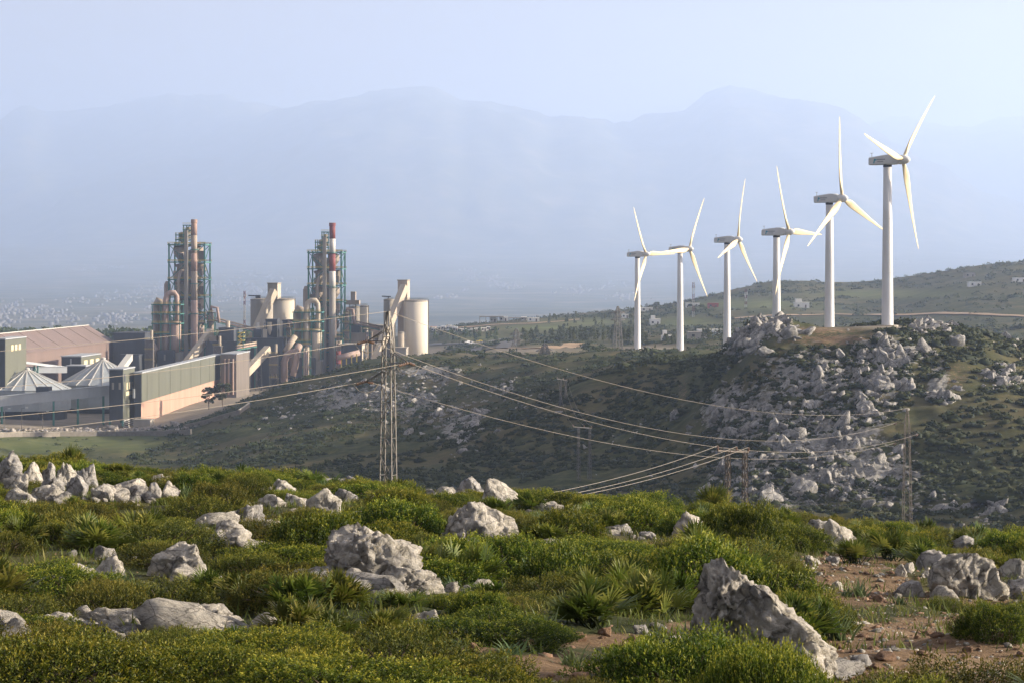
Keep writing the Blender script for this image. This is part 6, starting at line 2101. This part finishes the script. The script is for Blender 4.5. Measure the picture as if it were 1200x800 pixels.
# ------------------------------------------------------------------ shrubs of the near slope
def bush_mesh(seed, R, Hh, shoots, per, leaf, asp=.42, upw=.5, mat='mastic', lump=.28, tip_gain=.45):
    r = np.random.default_rng(seed)
    q = r.normal(size=(shoots, 3)); q[:, 2] = np.abs(q[:, 2]) * 1.0
    q[: shoots // 5, 2] *= .25
    q /= np.linalg.norm(q, axis=1, keepdims=True)
    lum = 1 + lump * fbm(q * 2.6 + seed, seed, 3)
    depth_ = 1 - .34 * r.uniform(0, 1, shoots) ** 1.7
    base_ = q * (lum * depth_)[:, None] * np.array([R, R, Hh])
    nrm = q / np.array([R, R, Hh]); nrm /= np.linalg.norm(nrm, axis=1, keepdims=True)
    ax = nrm + np.array([0, 0, upw]) + r.normal(size=(shoots, 3)) * .35
    ax /= np.linalg.norm(ax, axis=1, keepdims=True)
    base_ = np.repeat(base_, per, 0); ax = np.repeat(ax, per, 0); dpt = np.repeat(depth_, per, 0)
    n = shoots * per
    k = np.tile(np.arange(per), shoots) / max(per - 1, 1)
    pos = base_ + ax * (k * leaf * 2.2 - leaf)[:, None]
    dr = ax * (.35 + .6 * k)[:, None] + r.normal(size=(n, 3)) * .62
    dr /= np.linalg.norm(dr, axis=1, keepdims=True)
    sd_ = np.cross(dr, r.normal(size=(n, 3))); sd_ /= np.linalg.norm(sd_, axis=1, keepdims=True)
    L_l = leaf * r.uniform(.7, 1.25, n)
    a = pos; b = pos + dr * (L_l * .5)[:, None] + sd_ * (L_l * asp * .5)[:, None]
    c = pos + dr * L_l[:, None]; e = pos + dr * (L_l * .5)[:, None] - sd_ * (L_l * asp * .5)[:, None]
    V = np.stack([a, b, c, e], 1).reshape(-1, 3)
    ti = np.clip(.12 + .2 * np.clip(pos[:, 2] / Hh, 0, 1) + tip_gain * 1.25 * k * np.clip((dpt - .74) / .26, 0, 1) ** 1.3 + r.normal(size=n) * .10 + np.repeat(r.normal(size=shoots) * .09, per), 0, 1)  # painted light: inner leaves darkened as shade, outer shoot tips lifted as sunlit
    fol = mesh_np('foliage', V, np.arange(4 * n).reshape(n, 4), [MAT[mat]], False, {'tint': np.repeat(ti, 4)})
    mb = MB()
    for j in range(26):
        t = r.normal(size=3); t[2] = abs(t[2]) + .15; t /= np.linalg.norm(t)
        e_ = t * np.array([R, R, Hh]) * r.uniform(.75, .95)
        mb.path([(0, 0, -.1), tuple(e_ * .5 + np.array([0, 0, .03])), tuple(e_)], [.022, .014, .006], 5)
    return fol, mb.mesh('stems', MAT['twig'])

def palm_mesh(seed, fans=16, size=.5):
    r = np.random.default_rng(seed)
    V, Fc, Tn = [], [], []
    mb = MB()
    for k in range(fans):
        a = r.uniform(0, 6.283); tilt_ = r.uniform(.05, .95)
        dirv = np.array([math.cos(a) * math.sin(tilt_), math.sin(a) * math.sin(tilt_), math.cos(tilt_)])
        st_l = size * r.uniform(.30, .80)
        root = np.array([r.normal() * .09, r.normal() * .09, 0])
        hub = root + dirv * st_l
        mb.path([tuple(root), tuple(hub)], [.012, .007], 4)
        side = np.cross(dirv, [0, 0, 1.0]); side /= np.linalg.norm(side)
        up_ = np.cross(side, dirv)
        nl = 13
        tone = np.clip(r.normal(.42, .16), .05, 1)
        for j in range(nl):
            f_ = (j / (nl - 1) - .5) * 2
            an = f_ * 1.25
            ld = dirv * math.cos(an) + side * math.sin(an) + up_ * (.12 - .2 * abs(f_)) + r.normal(size=3) * .05
            ld /= np.linalg.norm(ld)
            ln = size * .62 * (1 - .22 * abs(f_)) * r.uniform(.85, 1.1)
            w = size * .026
            wv_ = np.cross(ld, up_); wv_ /= np.linalg.norm(wv_)
            m_ = hub + ld * ln * .55
            tp = hub + ld * ln - np.array([0, 0, ln * .10])
            b0 = len(V)
            V += [hub - wv_ * w * .3, hub + wv_ * w * .3, m_ + wv_ * w, tp, m_ - wv_ * w]
            Fc += [(b0, b0 + 1, b0 + 2, b0 + 4), (b0 + 4, b0 + 2, b0 + 3, b0 + 3)]
            Tn += [tone * .8] * 2 + [tone, min(1, tone + .22), tone]
    V = np.array(V)
    tri = []
    for (a, b, c, e) in Fc:
        if c == e: tri.append((a, b, c))
        else: tri += [(a, b, c), (a, c, e)]
    return mesh_np('fronds', V, np.array(tri), [MAT['palm']], False, {'tint': np.array(Tn)}), mb.mesh('stalks', MAT['palm'])

def strap_mesh(seed, n=46, size=.42, width=.017, mat='asphodel', spread=.75, seg=3):
    r = np.random.default_rng(seed)
    V, Fc, Tn = [], [], []
    for k in range(n):
        a = r.uniform(0, 6.283); t0 = r.uniform(.05, spread)
        ln = size * r.uniform(.6, 1.2); w = width * r.uniform(.7, 1.2)
        root = np.array([r.normal() * .07, r.normal() * .07, -.02])
        h = np.array([math.cos(a), math.sin(a), 0]); s = np.array([-math.sin(a), math.cos(a), 0])
        b0 = len(V)
        p = root.copy()
        tone = np.clip(r.normal(.45, .18), 0, 1)
        for j in range(seg + 1):
            tl_ = t0 + .28 * j * r.uniform(.6, 1.2)
            ww = w * ((1, .95, .7, .05) if seg == 3 else (1, .8, .05))[j]
            V += [p - s * ww, p + s * ww]
            Tn += [tone + .06 * j] * 2
            p = p + (h * math.sin(tl_) + np.array([0, 0, math.cos(tl_)])) * ln / seg
        for j in range(seg):
            Fc.append((b0 + 2 * j, b0 + 2 * j + 1, b0 + 2 * j + 3, b0 + 2 * j + 2))
    return np.array(V), np.array(Fc), np.clip(np.array(Tn), 0, 1)

PROTO = {
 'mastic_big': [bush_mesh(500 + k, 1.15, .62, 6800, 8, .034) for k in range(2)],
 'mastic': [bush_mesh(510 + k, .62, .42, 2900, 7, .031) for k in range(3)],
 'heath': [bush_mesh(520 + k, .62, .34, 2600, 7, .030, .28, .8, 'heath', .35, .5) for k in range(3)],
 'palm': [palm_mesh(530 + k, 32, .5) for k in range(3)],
}
ST = []
for k in range(3):
    v, f_, t_ = strap_mesh(540 + k)
    ST.append(mesh_np('leaves', v, f_, [MAT['asphodel']], False, {'tint': t_}))
BASEDIM = {'mastic_big': (1.15, .62), 'mastic': (.62, .42), 'heath': (.62, .34), 'palm': (.50, .55), 'strap': (.32, .40)}
DESC = {'mastic_big': ('mastic_bush', 'broad glossy green mastic bush', 'bush'), 'mastic': ('mastic_bush', 'rounded green mastic bush', 'bush'),
        'heath': ('heath_bush', 'low olive brown heath bush', 'bush'), 'palm': ('dwarf_palm', 'spiky dwarf fan palm', 'palm'), 'strap': ('strap_leaved_plant', 'blue-green strap-leaved clump', 'plant')}
PLACED = []
def near_land(x, y):
    best = min(LAND, key=lambda l: (l[0] - x) ** 2 + ((l[1] - y) * .6) ** 2)
    return best[2]
count = {}
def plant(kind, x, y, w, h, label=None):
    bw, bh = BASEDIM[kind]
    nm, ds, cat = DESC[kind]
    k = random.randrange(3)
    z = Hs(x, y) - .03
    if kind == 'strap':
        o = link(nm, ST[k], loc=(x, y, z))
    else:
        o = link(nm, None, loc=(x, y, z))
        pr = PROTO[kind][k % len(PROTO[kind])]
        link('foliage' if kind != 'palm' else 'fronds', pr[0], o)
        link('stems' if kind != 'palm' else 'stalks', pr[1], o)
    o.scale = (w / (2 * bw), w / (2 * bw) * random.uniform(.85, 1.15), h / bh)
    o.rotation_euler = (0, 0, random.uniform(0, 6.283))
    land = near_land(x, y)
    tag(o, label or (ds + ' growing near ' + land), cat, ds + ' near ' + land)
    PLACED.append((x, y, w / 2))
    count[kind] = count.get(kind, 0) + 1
    return o

HERO = [ # kind, u, v base, width px, height px, label
 ('mastic_big', 60, 822, 330, 82, 'broad glossy mastic bush before the thick end of the long slab'), ('mastic_big', 220, 812, 240, 62, None),
 ('mastic_big', 400, 822, 360, 92, None), ('mastic_big', 545, 815, 200, 50, None), ('mastic_big', 330, 775, 220, 42, None),
 ('mastic_big', 800, 826, 260, 92, 'dense dark mastic bush in front of the great leaning rock'), ('mastic_big', 895, 838, 160, 96, None),
 ('mastic_big', 575, 748, 190, 56, 'mastic bush filling the hollow below the low white rock'), ('mastic_big', 1168, 742, 100, 42, 'low dark mat-like bush on the bare soil below the domed boulder'),
 ('mastic_big', 872, 650, 105, 66, 'tall dark mastic bush beside the egg-shaped boulder'), ('mastic_big', 925, 640, 90, 48, None), ('mastic', 40, 745, 120, 46, None),
 ('mastic_big', 45, 690, 170, 55, None), ('mastic_big', 330, 660, 150, 45, None), ('mastic', 590, 665, 120, 40, None), ('mastic_big', 690, 660, 180, 50, None), ('mastic', 780, 690, 130, 45, None),
 ('palm', 452, 742, 90, 58, 'fan palm with wide dark fronds against the slanting tawny rock'), ('palm', 350, 716, 110, 48, None), ('palm', 400, 712, 90, 46, None), ('palm', 285, 712, 100, 44, None), ('palm', 240, 702, 70, 40, None),
 ('palm', 545, 688, 90, 52, None), ('palm', 500, 680, 70, 44, None), ('palm', 575, 705, 80, 46, None), ('palm', 700, 716, 90, 50, None), ('palm', 745, 712, 100, 56, None), ('palm', 790, 715, 90, 50, None),
 ('palm', 905, 705, 100, 60, 'tall spiky palm growing behind the great leaning rock'), ('palm', 945, 715, 90, 62, None), ('palm', 960, 745, 80, 50, None), ('palm', 870, 690, 80, 50, None), ('palm', 1085, 665, 85, 60, 'bushy fan palm just behind the cracked grey rock'),
 ('palm', 835, 600, 60, 40, None), ('palm', 820, 660, 80, 50, None), ('palm', 70, 620, 90, 46, None), ('palm', 100, 640, 80, 40, None), ('palm', 620, 600, 60, 40, None), ('palm', 690, 615, 70, 40, None), ('palm', 140, 535, 60, 32, 'yellow-green palm tallest on the crest above the boulder row'), ('palm', 165, 535, 40, 22, None), ('palm', 25, 640, 70, 40, None),
 ('palm', 1040, 655, 70, 40, None), ('palm', 1000, 660, 60, 34, None), ('palm', 640, 640, 90, 50, None), ('palm', 210, 580, 60, 36, None), ('palm', 85, 548, 44, 34, None),
 ('strap', 632, 752, 62, 42, 'tall blue-green strap clump on the stony patch'), ('strap', 668, 722, 60, 34, None), ('strap', 770, 722, 70, 38, None), ('strap', 742, 715, 60, 36, None), ('strap', 596, 765, 60, 32, None), ('strap', 528, 762, 70, 32, None), ('strap', 560, 752, 50, 26, None), ('strap', 980, 748, 70, 46, 'strap-leaved clump against the long sunlit slab'),
 ('strap', 1056, 708, 30, 26, 'lone strap-leaved clump on the bare soil'), ('strap', 1008, 698, 36, 24, None), ('strap', 992, 698, 30, 22, None), ('strap', 900, 655, 50, 26, None), ('strap', 300, 615, 40, 24, None), ('strap', 150, 690, 50, 34, None), ('strap', 420, 630, 40, 20, None), ('strap', 670, 780, 60, 30, None), ('strap', 720, 800, 60, 30, None), ('strap', 360, 690, 50, 26, None),
]
def hides(x, y, w, h, tol):
    """would this plant stand in front of a boulder's visible face?"""
    u = 600 + F * x / y; du = w / 2 / y * F * .85
    top = HV - (Hs(x, y) + h * .9) / y * F
    for (a, b, t, bb, by) in BOX:
        if y < by + .25 and u + du > a + .04 * (b - a) and u - du < b - .04 * (b - a) and top < bb - tol * (bb - t):
            ov = min(u + du, b) - max(u - du, a)
            if ov > .10 * (b - a): return True
    return False
for (kd, u, v, wpx, hpx, lab) in HERO:
    p = at(u, v, 8, 75)
    if u not in (800, 895) and hides(p.x, p.y, wpx / F * p.y, hpx / F * p.y, .55):
        hpx *= .6
    if kd.startswith('mastic'): hpx *= .9
    plant(kd, p.x, p.y, wpx / F * p.y, hpx / F * p.y, lab)

def soil(x, y):
    u = 600 + F * x / y
    ri = int(row_of(y)); ci = int(np.clip((u - U_in[0]) / 4.5, 0, NC - 1))
    return earth[ri, ci]

r = np.random.default_rng(77)
tries = 0
limit = {'mastic': 260, 'heath': 270, 'palm': 150, 'strap': 70}
while tries < 15000:
    tries += 1
    y = math.sqrt(r.uniform(15.5 ** 2, 69 ** 2)); u = r.uniform(-110, 1310)
    x = (u - 600) / F * y
    s_ = soil(x, y)
    if s_ > .28: continue
    n1 = fbm(xy3(np.array([x]), np.array([y]), 4.5), 91, 2)[0]
    n2 = fbm(xy3(np.array([x]), np.array([y]), 7.0), 95, 2)[0]
    q = r.random()
    if n2 > .25: kd = 'palm' if q < .45 else ('mastic' if q < .75 else 'heath')
    elif n1 > 0: kd = 'mastic' if q < .72 else ('heath' if q < .86 else 'palm')
    else: kd = 'heath' if q < .55 else ('mastic' if q < .82 else 'palm')
    if q > .955: kd = 'strap'
    if count.get(kd, 0) >= limit[kd]: continue
    w = {'mastic': r.uniform(.9, 1.7), 'heath': r.uniform(.8, 1.6), 'palm': r.uniform(.8, 1.25), 'strap': r.uniform(.4, .65)}[kd]
    rad = w / 2
    if any((x - a) ** 2 + (y - b) ** 2 < (rad * .55 + c) ** 2 for a, b, c, l in FG): continue
    if any((x - a) ** 2 + (y - b) ** 2 < ((rad + c) * .56) ** 2 for a, b, c in PLACED): continue
    h = {'mastic': w * r.uniform(.26, .42) * (1.1 if y < 46 else .85), 'heath': w * r.uniform(.20, .32) * (1.1 if y < 46 else .85), 'palm': w * r.uniform(.36, .52), 'strap': w * .7}[kd]
    if hides(x, y, w, h, .30):
        w *= .6; h *= .5
        if hides(x, y, w, h, .30): continue
    plant(kd, x, y, w, h)

# ------------------------------------------------------------------ grass, ground cover and stones between the shrubs
V, Fc, Tn, b0 = [], [], [], 0
GR = [strap_mesh(600 + k, 12, .13, .007, spread=1.1, seg=2) for k in range(5)]
n = 6200
yy_ = np.sqrt(r.uniform(15.5 ** 2, 66 ** 2, n)); uu_ = r.uniform(-80, 1280, n)
xx_ = (uu_ - 600) / F * yy_
zz_ = H(xx_, yy_)
for k in range(n):
    if soil(xx_[k], yy_[k]) > .45 and r.random() < .72: continue
    v, f_, t_ = GR[k % 5]
    a = r.uniform(0, 6.28); s = r.uniform(.6, 1.7)
    ca, sa = math.cos(a) * s, math.sin(a) * s
    V.append(np.stack([v[:, 0] * ca - v[:, 1] * sa + xx_[k], v[:, 0] * sa + v[:, 1] * ca + yy_[k], v[:, 2] * s + zz_[k]], 1))
    Fc.append(f_ + b0); b0 += len(v)
    Tn.append(np.clip(t_ + r.normal() * .15, 0, 1))
o = link('grass', mesh_np('grass', np.concatenate(V), np.concatenate(Fc), [MAT['grass']], False, {'tint': np.concatenate(Tn)}))
tag(o, 'short green grass and herbs between the shrubs', 'grass', kind='stuff')

pts, sc_ = [], []
for k in range(8200):
    if k % 3:
        u = r.uniform(860, 1260); y = math.sqrt(r.uniform(15 ** 2, 42 ** 2))
    else:
        y = math.sqrt(r.uniform(15 ** 2, 60 ** 2)); u = r.uniform(-60, 1260)
    x = (u - 600) / F * y
    if soil(x, y) < .3 and r.random() < .86: continue
    if soil(x, y) < .3 and y > 40: continue
    pts.append((x, y, Hs(x, y))); sc_.append(float(np.clip(r.lognormal(-4.05, .55), .007, .07)))
r.shuffle(sc_)
half_ = int(len(pts) * .62)
o = link('gravel', scatter_mesh('gravel', PEBBLE, pts[:half_], sc_[:half_], [MAT['red_stone']], .5, None, (.4, .9)))
tag(o, 'reddish gravel and pebbles on the bare soil', 'gravel', kind='stuff')
o = link('gravel', scatter_mesh('gravel', PEBBLE, pts[half_:], sc_[half_:], [MAT['limestone']], .5, None, (.4, .9)))
tag(o, 'pale limestone chips scattered on the bare soil', 'gravel', kind='stuff')
# countable stones on the bare soil
SM = [mesh_np('stone', *rock_verts(700 + k, 3, 9, .2, .1, 1.8), [MAT['red_stone' if k % 2 else 'limestone']], False) for k in range(6)]
for k in range(70):
    for _ in range(40):
        u = r.uniform(560, 1200); v = r.uniform(645, 800)
        p = at(u, v, 8, 60)
        if soil(p.x, p.y) > .4: break
    o = link('stone', SM[k % 6], loc=(p.x, p.y, p.z + .012))
    s = float(np.clip(r.lognormal(-3.0, .4), .03, .10))
    o.scale = (s * r.uniform(.9, 1.4), s, s * r.uniform(.45, .8)); o.rotation_euler = (r.uniform(-.3, .3), r.uniform(-.3, .3), r.uniform(0, 6.28))
    tag(o, ('small pale limestone stone' if k % 2 == 0 else 'small reddish stone') + ' lying on the bare soil', 'stone', 'loose stones on the bare soil')
